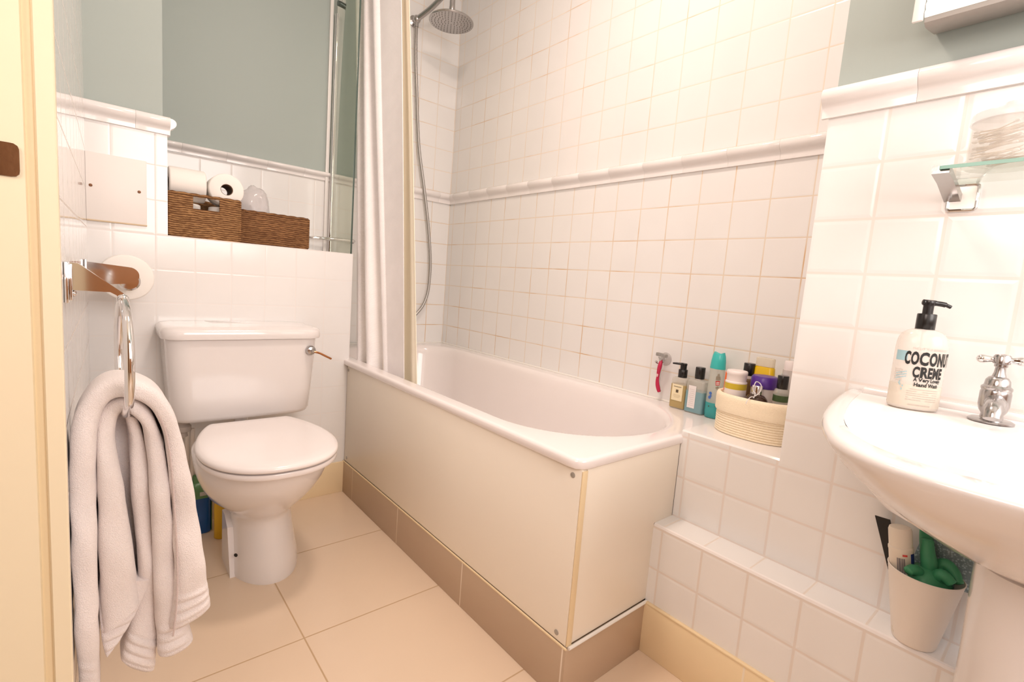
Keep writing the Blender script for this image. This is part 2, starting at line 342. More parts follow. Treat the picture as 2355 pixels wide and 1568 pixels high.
# ------------------------------------------------------------------ room constants (metres)
XR, YD, XP, XS = .6956, .3998, .3798, .2962        # long tiled wall, deep back wall, pier face, low step face
YL, YP = -1.2884, -1.5278                           # bath end, pier corner
ZC = 2.45
def xl(y): return -.797 + .0155 * y                 # the left wall runs slightly out of square

# floor, ceiling
m = MB(); m.box(-2.2, 1.0, -3.0, .5, -.06, 0); struct(m, 'floor', 'floor', smooth=False)
m = MB(); m.box(-2.2, 1.0, -3.0, .5, ZC, ZC + .06); struct(m, 'ceiling', 'ceil', smooth=False)

# deep back wall: niche tiles and paint on the left, shower tiles on the right
m = MB(); xs = .215
m.quad((-.62, YD, 0), (xs, YD, 0), (xs, YD, 1.34), (-.62, YD, 1.34), 0)
m.quad((-.62, YD, 1.34), (xs, YD, 1.34), (xs, YD, ZC), (-.62, YD, ZC), 1)
m.quad((xs, YD - .006, 0), (XR, YD - .006, 0), (XR, YD - .006, 1.34), (xs, YD - .006, 1.34), 2)
m.quad((xs, YD - .006, 1.34), (XR, YD - .006, 1.34), (XR, YD - .006, ZC), (xs, YD - .006, ZC), 3)
m.quad((xs, YD, 1.34), (xs, YD - .006, 1.34), (xs, YD - .006, ZC), (xs, YD, ZC), 3)
m.box(-.95, .8, YD + .001, YD + .1, 0, ZC, mi=1)
struct(m, 'wall_back', ['niche', 'green', 'shower', 'showup'], smooth=False, recalc=False)

# boxed-in low wall behind the toilet and full-height block at the left
m = MB()
def boxm(m, x0, x1, y0, y1, z0, z1, front, top, sides):
    m.quad((x0, y0, z0), (x1, y0, z0), (x1, y0, z1), (x0, y0, z1), front)
    m.quad((x0, y0, z1), (x1, y0, z1), (x1, y1, z1), (x0, y1, z1), top)
    m.quad((x1, y0, z0), (x1, y1, z0), (x1, y1, z1), (x1, y0, z1), sides)
    m.quad((x0, y1, z0), (x0, y0, z0), (x0, y0, z1), (x0, y1, z1), sides)
    m.quad((x1, y1, z0), (x0, y1, z0), (x0, y1, z1), (x1, y1, z1), sides)
    m.quad((x0, y1, z0), (x1, y1, z0), (x1, y0, z0), (x0, y0, z0), sides)
boxm(m, -.601, .0072, 0, YD - .0005, .0, .9882, 0, 1, 1)
boxm(m, -.96, -.601, 0, YD - .0005, 0, 1.31, 0, 1, 1)
boxm(m, -.96, -.612, .006, YD - .0005, 1.31, ZC, 2, 2, 2)
struct(m, 'wall_boxing', ['back', 'rail', 'green'], smooth=False, recalc=False)

# long tiled wall beside the bath
m = MB()
m.quad((XR, YD, 0), (XR, -1.6, 0), (XR, -1.6, 1.34), (XR, YD, 1.34), 0)
m.quad((XR, YD, 1.34), (XR, -1.6, 1.34), (XR, -1.6, ZC), (XR, YD, ZC), 1)
m.box(XR + .001, XR + .08, -1.6, .5, 0, ZC, mi=1)
struct(m, 'wall_right', ['long', 'longup'], smooth=False, recalc=False)

# pier carrying the basin: tiles to the rail, paint above
m = MB()
m.quad((XP, YP, 0), (XP, -3.0, 0), (XP, -3.0, 1.31), (XP, YP, 1.31), 0)
m.quad((XR, YP, 0), (XP, YP, 0), (XP, YP, 1.31), (XR, YP, 1.31), 2)
m.quad((XP, YP, 1.31), (XR, YP, 1.31), (XR, -3.0, 1.31), (XP, -3.0, 1.31), 2)
m.quad((XP + .006, YP - .006, 1.31), (XP + .006, -3.0, 1.31), (XP + .006, -3.0, ZC), (XP + .006, YP - .006, ZC), 1)
m.quad((XR, YP - .006, 1.31), (XP + .006, YP - .006, 1.31), (XP + .006, YP - .006, ZC), (XR, YP - .006, ZC), 1)
m.box(XP + .02, XR + .07, -3.0, -1.61, 0, ZC, mi=1)
struct(m, 'wall_pier', ['pier', 'green', 'rail'], smooth=False, recalc=False)

# tiled shelf at the bath end and the low step under it
m = MB(); zt = .5772
m.quad((XP, YL, 0), (XP, YP, 0), (XP, YP, zt - .004), (XP, YL, zt - .004), 0)
m.quad((XP, YL, zt - .004), (XP, YP, zt - .004), (XP + .004, YP, zt), (XP + .004, YL, zt), 1)
m.quad((XP + .004, YL, zt), (XP + .004, YP, zt), (XR, YP, zt), (XR, YL, zt), 1)
m.quad((XR, YL, 0), (XP, YL, 0), (XP, YL, zt - .004), (XR, YL, zt), 1)
struct(m, 'wall_shelf', ['pier', 'rail'], smooth=False, recalc=False)
m = MB(); zt = .3437
m.quad((XS, YL, 0), (XS, -3.0, 0), (XS, -3.0, zt - .006), (XS, YL, zt - .006), 0)
m.quad((XS, YL, zt - .006), (XS, -3.0, zt - .006), (XS + .002, -3.0, zt - .0015), (XS + .002, YL, zt - .0015), 1)
m.quad((XS + .002, YL, zt - .0015), (XS + .002, -3.0, zt - .0015), (XS + .006, -3.0, zt), (XS + .006, YL, zt), 1)
m.quad((XS + .006, YL, zt), (XS + .006, -3.0, zt), (XP, -3.0, zt), (XP, YL, zt), 2)
m.quad((XP, YL, 0), (XS, YL, 0), (XS, YL, zt), (XP, YL, zt), 1)
struct(m, 'wall_step', ['step', 'rail', 'steptop'], smooth=False, recalc=False)

# left wall up to the doorway, rear wall, hall
m = MB()
def lwall(m, ya, yb, z0, z1, mi):
    a, b = xl(ya), xl(yb)
    m.quad((a, ya, z0), (a, ya, z1), (b, yb, z1), (b, yb, z0), mi)
    m.quad((a - .12, ya, z0), (b - .12, yb, z0), (b - .12, yb, z1), (a - .12, ya, z1), 1)
    m.quad((b, yb, z0), (b, yb, z1), (b - .12, yb, z1), (b - .12, yb, z0), 1)
    m.quad((a, ya, z0), (a - .12, ya, z0), (a - .12, ya, z1), (a, ya, z1), 1)
lwall(m, .01, -1.10, 0, ZC, 0)
lwall(m, -2.14, -3.0, 0, ZC, 0)
lwall(m, -1.10, -2.14, 2.08, ZC, 1)
struct(m, 'wall_left', ['left', 'ceil'], smooth=False, recalc=False)
m = MB(); m.box(-2.2, 1.0, -3.08, -3.0, 0, ZC)
struct(m, 'wall_front', [col('rear_wood', (.40, .17, .06), .4)], smooth=False)
m = MB(); m.box(-2.28, -2.2, -3.0, .5, 0, ZC, mi=0); m.box(-2.2, -.96, .42, .5, 0, ZC, mi=0)
struct(m, 'wall_hall', [col('hall_brown', (.36, .17, .07), .45)], smooth=False)

# dado rails (glazed moulding tiles)
RP = [(0, 0), (.0075, 0), (.0078, .010), (.0085, .0175), (.0105, .021), (.0135, .0235), (.0165, .0255), (.0195, .0285), (.0225, .033), (.0242, .038), (.0242, .043), (.0228, .0475), (.0195, .0515), (.0145, .054), (.008, .055), (0, .0552)]
def railmesh(pa, pb, nrm, z, sc=1., joints=()):
    # profile swept from pa to pb, standing off along nrm
    m = MB(); d = (Vector(pb) - Vector(pa)); L = d.length; d.normalize()
    cuts = [0] + sorted(joints) + [L]
    for a, b in zip(cuts, cuts[1:]):
        rings = []
        for t in (a + .0002, a + .0012, b - .0012, b - .0002):
            s = 1. if a + .001 < t < b - .001 else .975
            rings.append([(pa[0] + d.x * t + nrm[0] * p * s, pa[1] + d.y * t + nrm[1] * p * s, z + h * sc) for p, h in RP])
        m.loft(rings, True, True, True)
    return m
jl = lambda a, step, L: [a + step * i for i in range(30) if .02 < a + step * i < L - .02]
m = railmesh((-.601, YD), (xs + .002, YD), (0, -1), 1.319, .68, jl(.08, .15, .80)); struct(m, 'trim_1', 'rail', ang=50)
m = railmesh((xs + .003, YD - .006), (XR, YD - .006), (0, -1), 1.318, 1, jl(.1, .15, .48)); struct(m, 'trim_2', 'rail', ang=50)
m = railmesh((XR, YD), (XR, YP), (-1, 0), 1.318, 1., jl(.06, .15, 1.92)); struct(m, 'trim_3', 'rail', ang=50)
m = railmesh((-.81, 0), (-.594, 0), (0, -1), 1.296, .95, jl(.13, .15, .3))
m.loft([[(-.601 + nrm * p, y, 1.296 + h * .95) for p, h in RP] for nrm, y in ((1, -.0), (1, .03))], True)
struct(m, 'trim_4', 'rail', ang=50)
m = railmesh((XP, YP + .012), (XP, -3.0), (-1, 0), 1.302, 1.04, jl(.155, .152, 1.6)); struct(m, 'trim_5', 'rail', ang=50)

# skirtings
m = MB(); m.box(xl(0) - .01, -.002, -.009, 0, 0, .131, .0015); struct(m, 'baseboard_back', 'skirt')
m = MB(); m.box(XS - .009, XS, -3.0, YL - .004, 0, .131, .0015); struct(m, 'baseboard_right', 'skirt')
m = MB(); m.box(XS - .010, XS + .0005, -3.0, YL - .004, .1305, .1365, .002); struct(m, 'trim_6', 'strip')
# mastic bead along the top of the bath and its end
m = MB()
m.tube([(XR - .003, YD - .01, .564), (XR - .003, YL, .564)], .0045, 8)
m.tube([(XR - .003, YD - .009, .564), (.02, YD - .009, .564)], .0045, 8)
struct(m, 'trim_7', 'putty')

# door lining in the left wall opening
door = thing('door_1', 'cream painted door lining with a dark brass strike plate', 'door frame', (-.87, -1.11, 0)); door['kind'] = 'structure'
m = MB()
m.prism([(-.8068, -1.095), (-.8068, -1.1185), (-.8080, -1.120), (-.8235, -1.120), (-.8252, -1.117), (-.8258, -1.113), (-.8262, -1.095)], 'z', 0, 2.06)
m.prism([(-.8330, -1.095), (-.8332, -1.116), (-.8345, -1.1192), (-.99, -1.1192), (-.99, -1.095)], 'z', 0, 2.06)
m.build('lining', 'jamb', door)
m = MB(); m.box(-.8335, -.8255, -1.1135, -1.095, 0, 2.06)
m.build('rebate', 'groove', door)
m = MB(); m.box(-.99, -.8068, -2.14, -2.12, 0, 2.06, .002); m.box(-.99, -.8068, -2.12, -1.12, 2.06, 2.08, .002)
m.build('head_and_far_jamb', 'jamb', door)
sp = MB()
pr = rrect(-.90, -.8385, .9955, 1.0325, [.006, .003, .003, .006], 48)
sp.prism([(x, z) for x, z in pr], 'y', -1.1215, -1.1188)
plate = sp.build('strike_plate', 'brass', door); plate['label'] = 'dark brass strike plate'
# pale plinth tiles under the bath panel
m = MB(); m.box(-.004, .02, YL - .004, -.001, 0, .1312, .001); struct(m, 'baseboard_bath', 'kick')
m = MB(); m.box(-.0035, XS - .0005, YL - .0045, YL + .015, 0, .1308, .001)
struct(m, 'baseboard_bath_end', [plain('plinth_end', (.50, .365, .255), .3)])
m = MB(); m.tube([(.004, YL - .005, .1335), (XS - .001, YL - .005, .1335)], .0042, 8); struct(m, 'trim_8', 'putty')
m = MB(); m.box(-.0048, -.001, YL - .004, -.001, .1312, .1345); struct(m, 'trim_9', 'strip')

# ------------------------------------------------------------------ bathtub
bath = thing('bathtub', 'white bathtub with cream side panels along the tiled wall', 'bathtub', (.34, -.45, 0))
m = MB(); N = 240
x0, x1, y0, y1 = -.014, XR - .001, YL - .004, YD - .008
ro = [.012, .012, .03, .012]
def ring(ins, z): return [(x, y, z) for x, y in rrect(x0 + ins, x1 - ins, y0 + ins, y1 - ins, [max(.004, r - ins) for r in ro], N)]
def inner(ix0, ix1, iy0, iy1, r, z): return [(x, y, z) for x, y in rrect(ix0, ix1, iy0, iy1, r, N)]
R = [ring(.012, .541), ring(.002, .5405), ring(0, .543), ring(0, .556), ring(.002, .5605), ring(.006, .5628), ring(.012, .5632)]
A = (.040, .628, -1.232, .318)
def inn(d, z, e=0, rn=.29, rs=.17): return inner(A[0] + d, A[1] - d, A[2] + d + e, A[3] - d - e * .25, [rs, rs, rn, rn], z)
R += [inn(-.012, .5632), inn(-.004, .5618), inn(.004, .557), inn(.010, .545), inn(.016, .52), inn(.026, .45, .02), inn(.036, .36, .05), inn(.048, .27, .09), inn(.065, .21, .13),
      inn(.09, .18, .16, .24, .14), inn(.13, .168, .2, .18, .12), inn(.2, .165, .3, .09, .08)]
m.loft(R, True, False, True)
m.build('tub', 'bath', bath, ang=60)
m = MB(); m.box(.0005, .016, YL + .002, -.004, .1350, .5402, .0012); m.build('front_panel', 'panel', bath)
m = MB(); m.box(.016, XP - .001, YL, YL + .014, .1375, .5402, .0012); m.build('end_panel', 'panel', bath)
m = MB(); m.box(.0004, .0165, YL - .0015, YL + .0015, .1350, .537, .0008); o = m.build('corner_strip', 'strip', bath); o['label'] = 'yellowed corner strip'
for (y, z) in ((-.016, .519), (-.03, .153), (-1.262, .521), (-1.257, .1515)):
    m = MB(); m.lathe([(.0062, 0), (.0062, .0012), (.004, .0018), (0.0005, .0018)], 20)
    m.xf(Matrix.Translation((.0005, y, z)) @ Matrix.Rotation(-PI / 2, 4, 'Y')); m.build('screw_cap', 'screw', bath)

# ------------------------------------------------------------------ toilet
TX = -.4085
toilet = thing('toilet', 'white toilet with closed lid in front of the tiled boxing', 'toilet', (TX - .0, -.35, 0))
def dring(a, fr, bk, yc, z, xc=TX, n=64, pf=2., pb=2.6):
    out = []
    for j in range(n):
        t = 2 * PI * j / n; c, s = math.cos(t), math.sin(t)
        p = pf if s < 0 else pb
        x = math.copysign(abs(c) ** (2 / p), c) * a
        y = math.copysign(abs(s) ** (2 / p), s)
        y = yc + (y * (yc - fr) if s < 0 else y * (bk - yc))
        out.append((xc + x, y, z))
    return out
m = MB(); FX = TX + .017
rg = [dring(.098, -.508, -.27, -.34, 0, FX), dring(.0985, -.509, -.27, -.34, .012, FX), dring(.094, -.502, -.265, -.34, .05, FX), dring(.087, -.490, -.265, -.34, .10, FX - .002),
      dring(.083, -.478, -.265, -.34, .15, FX - .004), dring(.084, -.474, -.265, -.34, .175, FX - .006), dring(.092, -.484, -.265, -.34, .195, FX - .008),
      dring(.113, -.518, -.24, -.35, .22, TX + .004), dring(.135, -.556, -.21, -.37, .25, TX), dring(.153, -.592, -.15, -.39, .285, TX), dring(.165, -.618, -.16, -.41, .32, TX),
      dring(.172, -.634, -.17, -.42, .35, TX), dring(.1745, -.641, -.175, -.42, .375, TX), dring(.174, -.640, -.175, -.42, .382, TX), dring(.168, -.634, -.18, -.42, .386, TX)]
m.loft(rg)
m.build('pan', 'white', toilet, ang=70)
# flat flange behind the foot with its fixing hole
m = MB(); m.prism([(-.415, 0), (-.41, .02), (-.37, .135), (-.33, .16), (-.29, .16), (-.29, 0)], 'x', FX - .101, FX - .05); m.build('foot_flange', 'white', toilet)
m = MB(); m.lathe([(.0055, 0), (.0055, .001), (0.0003, .001)], 14); m.xf(Matrix.Translation((FX - .0885, -.428, .075)) @ Matrix.Rotation(PI / 2, 4, 'X') @ Matrix.Rotation(-.75, 4, 'Y')); o = m.build('fixing_hole', 'black', toilet)
half = [(.0, -.690), (.035, -.688), (.075, -.676), (.113, -.651), (.146, -.610), (.168, -.555), (.177, -.495), (.175, -.435), (.165, -.375), (.148, -.315), (.130, -.270), (.117, -.2465), (.108, -.2405), (.0, -.2405)]
def seat_outline(sc, dy=0):
    P = [Vector((x, y, 0)) for x, y in half]
    S = smooth_path(P[:-1], 60) + [P[-1]]
    S = [(p.x, p.y) for p in S]
    full = [(x, y) for x, y in S] + [(-x, y) for x, y in S[::-1] if x > 1e-6]
    cx, cy = 0, -.46
    return [(TX + x * sc, cy + (y - cy) * sc + dy) for x, y in full]
def slab(name, scs, mat):
    m = MB(); m.loft([[(x, y, z) for x, y in seat_outline(s)] for s, z in scs]); return m.build(name, mat, toilet, ang=50)
slab('seat', [(.93, .3888), (.975, .389), (.985, .392), (.985, .399), (.978, .4025), (.93, .403)], 'seat')
slab('lid', [(.93, .4072), (.982, .4074), (.995, .409), (1.0, .414), (.993, .4195), (.972, .4232), (.93, .4252), (.80, .4265), (.5, .4272), (.2, .4274)], 'seat')
for s in (-1, 1):
    m = MB(); m.tube([(TX + s * .075 - .02, -.236, .405), (TX + s * .075 + .02, -.236, .405)], .009, 14); m.build('hinge', 'seat', toilet)

# cistern
cis = thing('toilet_cistern', 'white low level cistern fixed to the tiles behind the toilet', 'cistern', (-.402, -.1, .41))
CX = -.402
def cring(hw, yf, z, r=.055, N=96): return [(x, y, z) for x, y in rrect(CX - hw, CX + hw, yf, -.001, [.004, .004, r, r], N)]
m = MB(); m.loft([cring(.190, -.160, .408, .06), cring(.203, -.178, .412, .06), cring(.208, -.185, .425, .06), cring(.212, -.190, .50), cring(.219, -.195, .60), cring(.2225, -.197, .675)])
m.build('tank', 'white', cis, ang=50)
m = MB(); m.loft([cring(.226, -.2, .6765), cring(.2325, -.207, .677), cring(.234, -.208, .681), cring(.234, -.208, .698), cring(.231, -.205, .7055), cring(.224, -.198, .7105), cring(.20, -.17, .714), cring(.1, -.1, .7155, .03)])
m.build('tank_lid', 'white', cis, ang=50)
lever = MB(); LX, LZ = -.2115, .6355
lever.lathe([(.0165, 0), (.0165, .008), (.013, .014), (.0045, .016), (.0045, .03), (.0003, .03)], 20); lever.xf(Matrix.Translation((LX, -.196, LZ)) @ Matrix.Rotation(PI / 2, 4, 'X'))
lv = lever.build('flush_lever', 'oldchrome', cis)
m = MB(); m.tube(smooth_path([(LX + .002, -.222, LZ - .002), (LX + .02, -.226, LZ - .006), (LX + .045, -.226, LZ - .019), (LX + .064, -.222, LZ - .029)], 16), [.0036] * 16 + [.0022], 10)
m.build('lever_arm', [plain('brown_reflection_lever', (.55, .26, .12), .2, 1.)], lv)  # reddish reflection put into the arm's base colour
m = MB(); m.tube(smooth_path([(CX - .17, -.09, .415), (CX - .17, -.09, .36), (CX - .168, -.09, .345)], 12), .013, 14)
m.lathe([(.024, 0), (.024, .016), (.017, .024), (.017, .036)], 12, (CX - .17, -.09, .365)); m.build('inlet_fitting', [col('grey_plastic', (.42, .36, .32), .5)], cis)
m = MB(); m.tube(smooth_path([(CX, -.09, .41), (CX, -.09, .35), (CX, -.12, .30), (CX, -.19, .28)], 20), .022, 14); m.build('flush_pipe', 'white', cis)
m = MB()
for dx in (-.14, -.155, -.172): m.tube([(CX + dx, -.06, .0), (CX + dx, -.06, .36)], .007, 10)
m.build('water_pipe', [col('painted_pipe', (.72, .66, .60), .4)], cis)

# ------------------------------------------------------------------ access panel in the boxing
ap = thing('access_panel', 'square white access panel with two brown screws set in the tiles', 'access panel', (-.727, -.004, 1.012))
m = MB(); m.box(-.797, -.6545, -.0065, -.0005, 1.012, 1.205, .0012); m.build('panel_plate', [col('white_board', (.82, .78, .75), .45)], ap)
m = MB(); m.box(-.797, -.654, -.0075, -.0005, 1.0085, 1.0125, .0008); m.build('bottom_edge', [col('aged_edge', (.62, .48, .32), .6)], ap)
for x in (-.786, -.673):
    m = MB(); m.lathe([(.0044, 0), (.0042, .0012), (.003, .002), (.0003, .002)], 14); m.xf(Matrix.Translation((x, -.0064, 1.110)) @ Matrix.Rotation(PI / 2, 4, 'X'))
    m.build('screw', [col('rusty_screw', (.22, .10, .05), .5, metal=.6)], ap)

# ------------------------------------------------------------------ baskets and toilet rolls on the ledge
ZL = .9885
def roll_mesh(L=.098, R=.054, r=.019, n=40):
    m = MB(); pr = [(r, 0), (r + .003, -.0004), (R - .004, -.0004), (R - .001, .0016), (R, .005), (R, L - .005), (R - .001, L - .0016), (R - .004, L + .0004), (r + .003, L + .0004), (r, L)]
    rings = [[(p * math.cos(2 * PI * j / n), p * math.sin(2 * PI * j / n), z) for j in range(n)] for p, z in pr]
    m.loft(rings + [rings[0]], True, False, False); return m
def core_mesh(L=.098, r=.019, n=32):
    m = MB(); rings = [[(q * math.cos(2 * PI * j / n), q * math.sin(2 * PI * j / n), z) for j in range(n)] for q, z in ((r - .0002, .001), (r - .0002, L - .001), (r - .0016, L - .001), (r - .0016, .001))]
    m.loft(rings + [rings[0]], True, False, False); return m
def toilet_roll(label, loc, rot, group=None, L=.098, R=.054, r=.019):
    t = thing('toilet_roll', label, 'toilet roll', loc, group)
    a = roll_mesh(L, R, r).build('paper', 'paper', t, ang=50, origin=loc); a.location = (0, 0, 0)
    b = core_mesh(L, r).build('cardboard_core', 'card', t, origin=loc); b.location = (0, 0, 0)
    for q in (a, b): q.data.transform(Matrix.Translation(loc))
    t.rotation_euler = rot; return t

def basket(label, loc, w, d, h, mat, hole=None):
    t = thing('seagrass_basket', label, 'basket', loc)
    x, y, z = loc; th = .009
    m = MB()
    if hole:
        hx0, hx1, hz0, hz1 = hole
        for bx in ((x - w / 2, hx0, z, z + h), (hx1, x + w / 2, z, z + h), (hx0, hx1, z, hz0), (hx0, hx1, hz1, z + h)):
            m.box(bx[0], bx[1], y - d / 2, y - d / 2 + th, bx[2], bx[3], .0)
    else: m.box(x - w / 2, x + w / 2, y - d / 2, y - d / 2 + th, z, z + h, .003)
    m.box(x - w / 2, x + w / 2, y + d / 2 - th, y + d / 2, z, z + h, .003)
    m.box(x - w / 2, x - w / 2 + th, y - d / 2 + th * .9, y + d / 2 - th * .9, z, z + h, .003)
    m.box(x + w / 2 - th, x + w / 2, y - d / 2 + th * .9, y + d / 2 - th * .9, z, z + h, .003)
    m.box(x - w / 2 + .002, x + w / 2 - .002, y - d / 2 + .002, y + d / 2 - .002, z, z + th, .0)
    m.build('woven_body', mat, t)
    r = MB(); k = .0052
    pts = [(a, b, z + h) for a, b in rrect(x - w / 2 + k * .6, x + w / 2 - k * .6, y - d / 2 + k * .6, y + d / 2 - k * .6, .008, 72)]
    r.tube([(p[0], p[1], p[2] + .0012 * math.sin(i * 2.1)) for i, p in enumerate(pts)], k, 8, closed=True); r.build('braided_rim', mat, t)
    for sx in (-1, 1):
        e = MB(); e.tube([(x + sx * (w / 2 - .002), y - d / 2 + .002, z + .004), (x + sx * (w / 2 - .002), y - d / 2 + .002, z + h)], .0045, 8)
        e.build('corner_braid', mat, t)
    return t
basket('woven seagrass basket with a handle slot, filled with toilet rolls', (-.4945, .118, ZL), .205, .21, .139, 'wicker', (-.531, -.455, 1.084, 1.1235))
basket('lower plain woven seagrass basket beside the glass bath screen', (-.273, .122, ZL), .232, .19, .112, 'wicker_shaded')
toilet_roll('toilet roll lying sideways on top of the seagrass basket', (-.592, .085, 1.164), (0, PI / 2, 0), L=.102, R=.0535)
toilet_roll('toilet roll with its dark core facing out on the seagrass basket', (-.4315, .03, 1.163), (-PI / 2, 0, 0), R=.0535)
k = 0
for x, s in ((-.545, 'left'), (-.435, 'right')):
    toilet_roll('toilet roll standing inside the basket, seen through the %s half of the handle slot' % s, (x, .082, ZL + .0095), (0, 0, 0), None, L=.1045, R=.0435)
m = MB()
bm = bmesh.new(); bmesh.ops.create_icosphere(bm, subdivisions=4, radius=1)
from mathutils import noise as mn
for v in bm.verts:
    p = v.co.copy(); w = 1 + .16 * mn.noise(p * 1.6) + .07 * mn.noise(p * 4) + .03 * mn.noise(p * 9 + Vector((p.z * 5, 0, 0)))
    v.co = Vector((-.325 + p.x * .058 * w, .135 + p.y * .07 * w, ZL + .1255 + p.z * .088 * w))
    v.co.z = max(v.co.z, ZL + .012)
m.bm(bm)
bag = m.build('plastic_wrapper', [clear_plastic('wrapper_film', (.94, .93, .93), .38, (.78, .74, .75))], None, origin=(-.325, .135, ZL))
tag(bag, 'crumpled translucent plastic wrapper in the lower seagrass basket', 'plastic bag')

# ------------------------------------------------------------------ roll holder, towel ring, towel on the left wall
hy = -.225; hx = xl(hy)
rh = thing('toilet_roll_holder', 'chrome toilet roll holder on the left wall', 'toilet roll holder', (hx, hy, .86))
m = MB(); m.box(hx, hx + .006, hy - .03, hy + .03, .828, .898, .002); m.build('wall_plate', 'chrome', rh)
st = [(hx + .004, .8915), (-.7085, .8835)] + [(-.7085 + .0225 * math.sin(a), .861 + .0225 * math.cos(a)) for a in [PI * i / 12 for i in range(1, 12)]] + [(-.7085, .8385), (-.755, .8345), (hx + .004, .829)]
m = MB(); m.prism(st, 'y', hy - .003, hy + .001); m.build('strap_arm', 'chrome', rh, ang=30)
m = MB(); m.tube([(-.712, hy + .001, .853), (-.712, -.062, .853)], .0115, 20); m.build('spindle', 'chrome', rh)
m = MB(); m.lathe([(.0005, 0), (.02, .0), (.0255, .004), (.0265, .009), (.022, .013), (.0005, .014)], 32); m.xf(Matrix.Translation((-.709, hy + .0155, .8455)) @ Matrix.Rotation(PI / 2, 4, 'X')); m.build('end_cap', 'chrome', rh)
toilet_roll('toilet roll hanging on the chrome holder on the left wall', (-.712, -.175, .853), (-PI / 2, 0, 0), L=.105, R=.0635, r=.02)
sheet = None

ty = -.92; tx = xl(ty)
tr = thing('towel_ring', 'chrome towel ring on the left wall holding a pale pink towel', 'towel ring', (tx, ty, .87))
m = MB(); m.box(tx, tx + .005, ty - .024, ty + .024, .838, .9005, .0015); m.box(tx + .005, tx + .009, ty - .018, ty + .018, .842, .897, .0012)
m.build('wall_plate', 'chrome', tr)
m = MB(); arm = [(tx + .007, .8995), (tx + .016, .8985), (-.7415, .8545), (-.7365, .8475), (-.740, .842), (-.746, .843), (-.7505, .852), (-.758, .8565), (tx + .010, .8575), (tx + .007, .861)]
m.prism(arm, 'y', ty - .013, ty + .013); m.build('arm', 'chrome', tr, ang=20)
m = MB(); m.sphere((-.7425, -.9325, .8455), .0085, 20); m.build('pivot', 'chrome', tr)
m = MB(); ra = math.radians(-2.6); rc = Vector((-.7425, -.9325, .752)); RR = .0915
m.tube([rc + Vector((math.sin(ra) * RR * math.cos(a), math.cos(ra) * RR * math.cos(a), RR * math.sin(a))) for a in [2 * PI * i / 72 for i in range(72)]], .0066, 16, closed=True)
m.build('ring', 'chrome', tr)
m = MB(); m.sphere((tx + .0095, ty - .0, .852), .005, 14); m.build('grub_screw', 'chrome', tr)

def strip_mesh(m, y, P, back, bulge, hem0, hem1, edge=.5):
    Q = []
    for a, b in zip(P, P[1:]):
        for q in range(5): Q.append([u + (v - u) * q / 5 for u, v in zip(a, b)])
    P = Q + [P[-1]]
    n = len(P); L = [0]
    for a, b in zip(P, P[1:]): L.append(L[-1] + math.hypot((b[0] + b[2] - a[0] - a[2]) / 2, (b[1] + b[3] - a[1] - a[3]) / 2))
    rings = []
    for i, (xa, za, xb, zb) in enumerate(P):
        c = Vector(((xa + xb) / 2, 0, (za + zb) / 2)); h = Vector(((xa - xb) / 2, 0, (za - zb) / 2))
        s = 1.; q = 0
        for d, on in ((L[i], hem0), (L[-1] - L[i], hem1)):
            if on and .010 < d < .062: q += .0062 * abs(math.sin((d - .010) / .0173 * PI)) - .002
            if on and d < .006: s *= .75 + .25 * d / .006
        W = 26; ring = []
        wob = .004 * math.sin(L[i] * 17 + 1.3) + .003 * math.sin(L[i] * 41)
        for j in range(W):
            a = 2 * PI * j / W; ca, sa = math.cos(a), math.sin(a)
            ex = math.copysign(abs(ca) ** .75, ca)
            dy = (-bulge * abs(sa) ** .8 if sa < 0 else back * abs(sa) ** .5)
            p = c + h * ex * s * (1 + q * 3)
            p.y = y + bulge + dy * s + wob + q * (sa if sa < 0 else 0)
            nn = mn.noise(Vector((p.x * 30, p.y * 30, p.z * 22))) * .0022
            p += Vector((ca, sa, 0)) * nn
            ring.append(p)
        rings.append(ring)
    m.loft(rings)
m = MB()
strip_mesh(m, *TOWEL['C'], .07, .02, False, True)
strip_mesh(m, *TOWEL['D'], .03, .008, False, True)
strip_mesh(m, *TOWEL['B'], .085, .022, False, True)
strip_mesh(m, *TOWEL['A'], .10, .018, True, True)
bk = [[-.800, z, -.690 + .02 * (.72 - z), z] for z in [.66 - .0135 * i for i in range(30)]]
strip_mesh(m, -.885, bk, .02, .012, False, True)
tw = m.build('hand_towel', 'towel', None, ang=80, origin=(-.735, -.93, .70))
tag(tw, 'pale pink towel draped through the chrome ring on the left wall', 'towel')
bpy.context.view_layer.update()
stitch = MB()
A = TOWEL['A'][1]
stitch.tube([(p[2] + .004, TOWEL['A'][0] - .0008 + .004 * math.sin(i * .22), p[3]) for i, p in enumerate(A[40:])], .0016, 6)
o = stitch.build('selvedge', [fabric('towel_edge', (.66, .55, .53), 500, .6, .002)], tw)

# ------------------------------------------------------------------ shower, curtain, screen
sh = thing('shower', 'chrome overhead shower with round head and hanging hose', 'shower', (.425, .38, 2.1))
m = MB(); m.lathe([(.026, 0), (.026, .006), (.015, .012), (.0125, .02), (.0125, .034)], 24); m.xf(Matrix.Translation((.424, YD - .006, 2.150)) @ Matrix.Rotation(PI / 2, 4, 'X')); 
m.sphere((.424, .362, 2.150), .019, 18); m.tube([(.424, .362, 2.150), (.424, .362, 2.115)], .0105, 14); m.build('wall_elbow', 'oldchrome', sh)
m = MB(); m.tube(smooth_path([(.424, .362, 2.150), (.455, .285, 2.185), (.475, .19, 2.225), (.4785, .15, 2.238), (.479, .135, 2.222), (.479, .133, 2.150)], 40), .0125, 14); m.build('arm', 'oldchrome', sh)
m = MB(); m.lathe([(.0125, .075), (.015, .045), (.0125, .04), (.013, .026), (.02, .02), (.06, .015), (.098, .010), (.1015, .006), (.1015, .002), (.099, 0), (.0005, 0)], 56, (.479, .133, 2.078)); m.build('shower_head', 'oldchrome', sh)
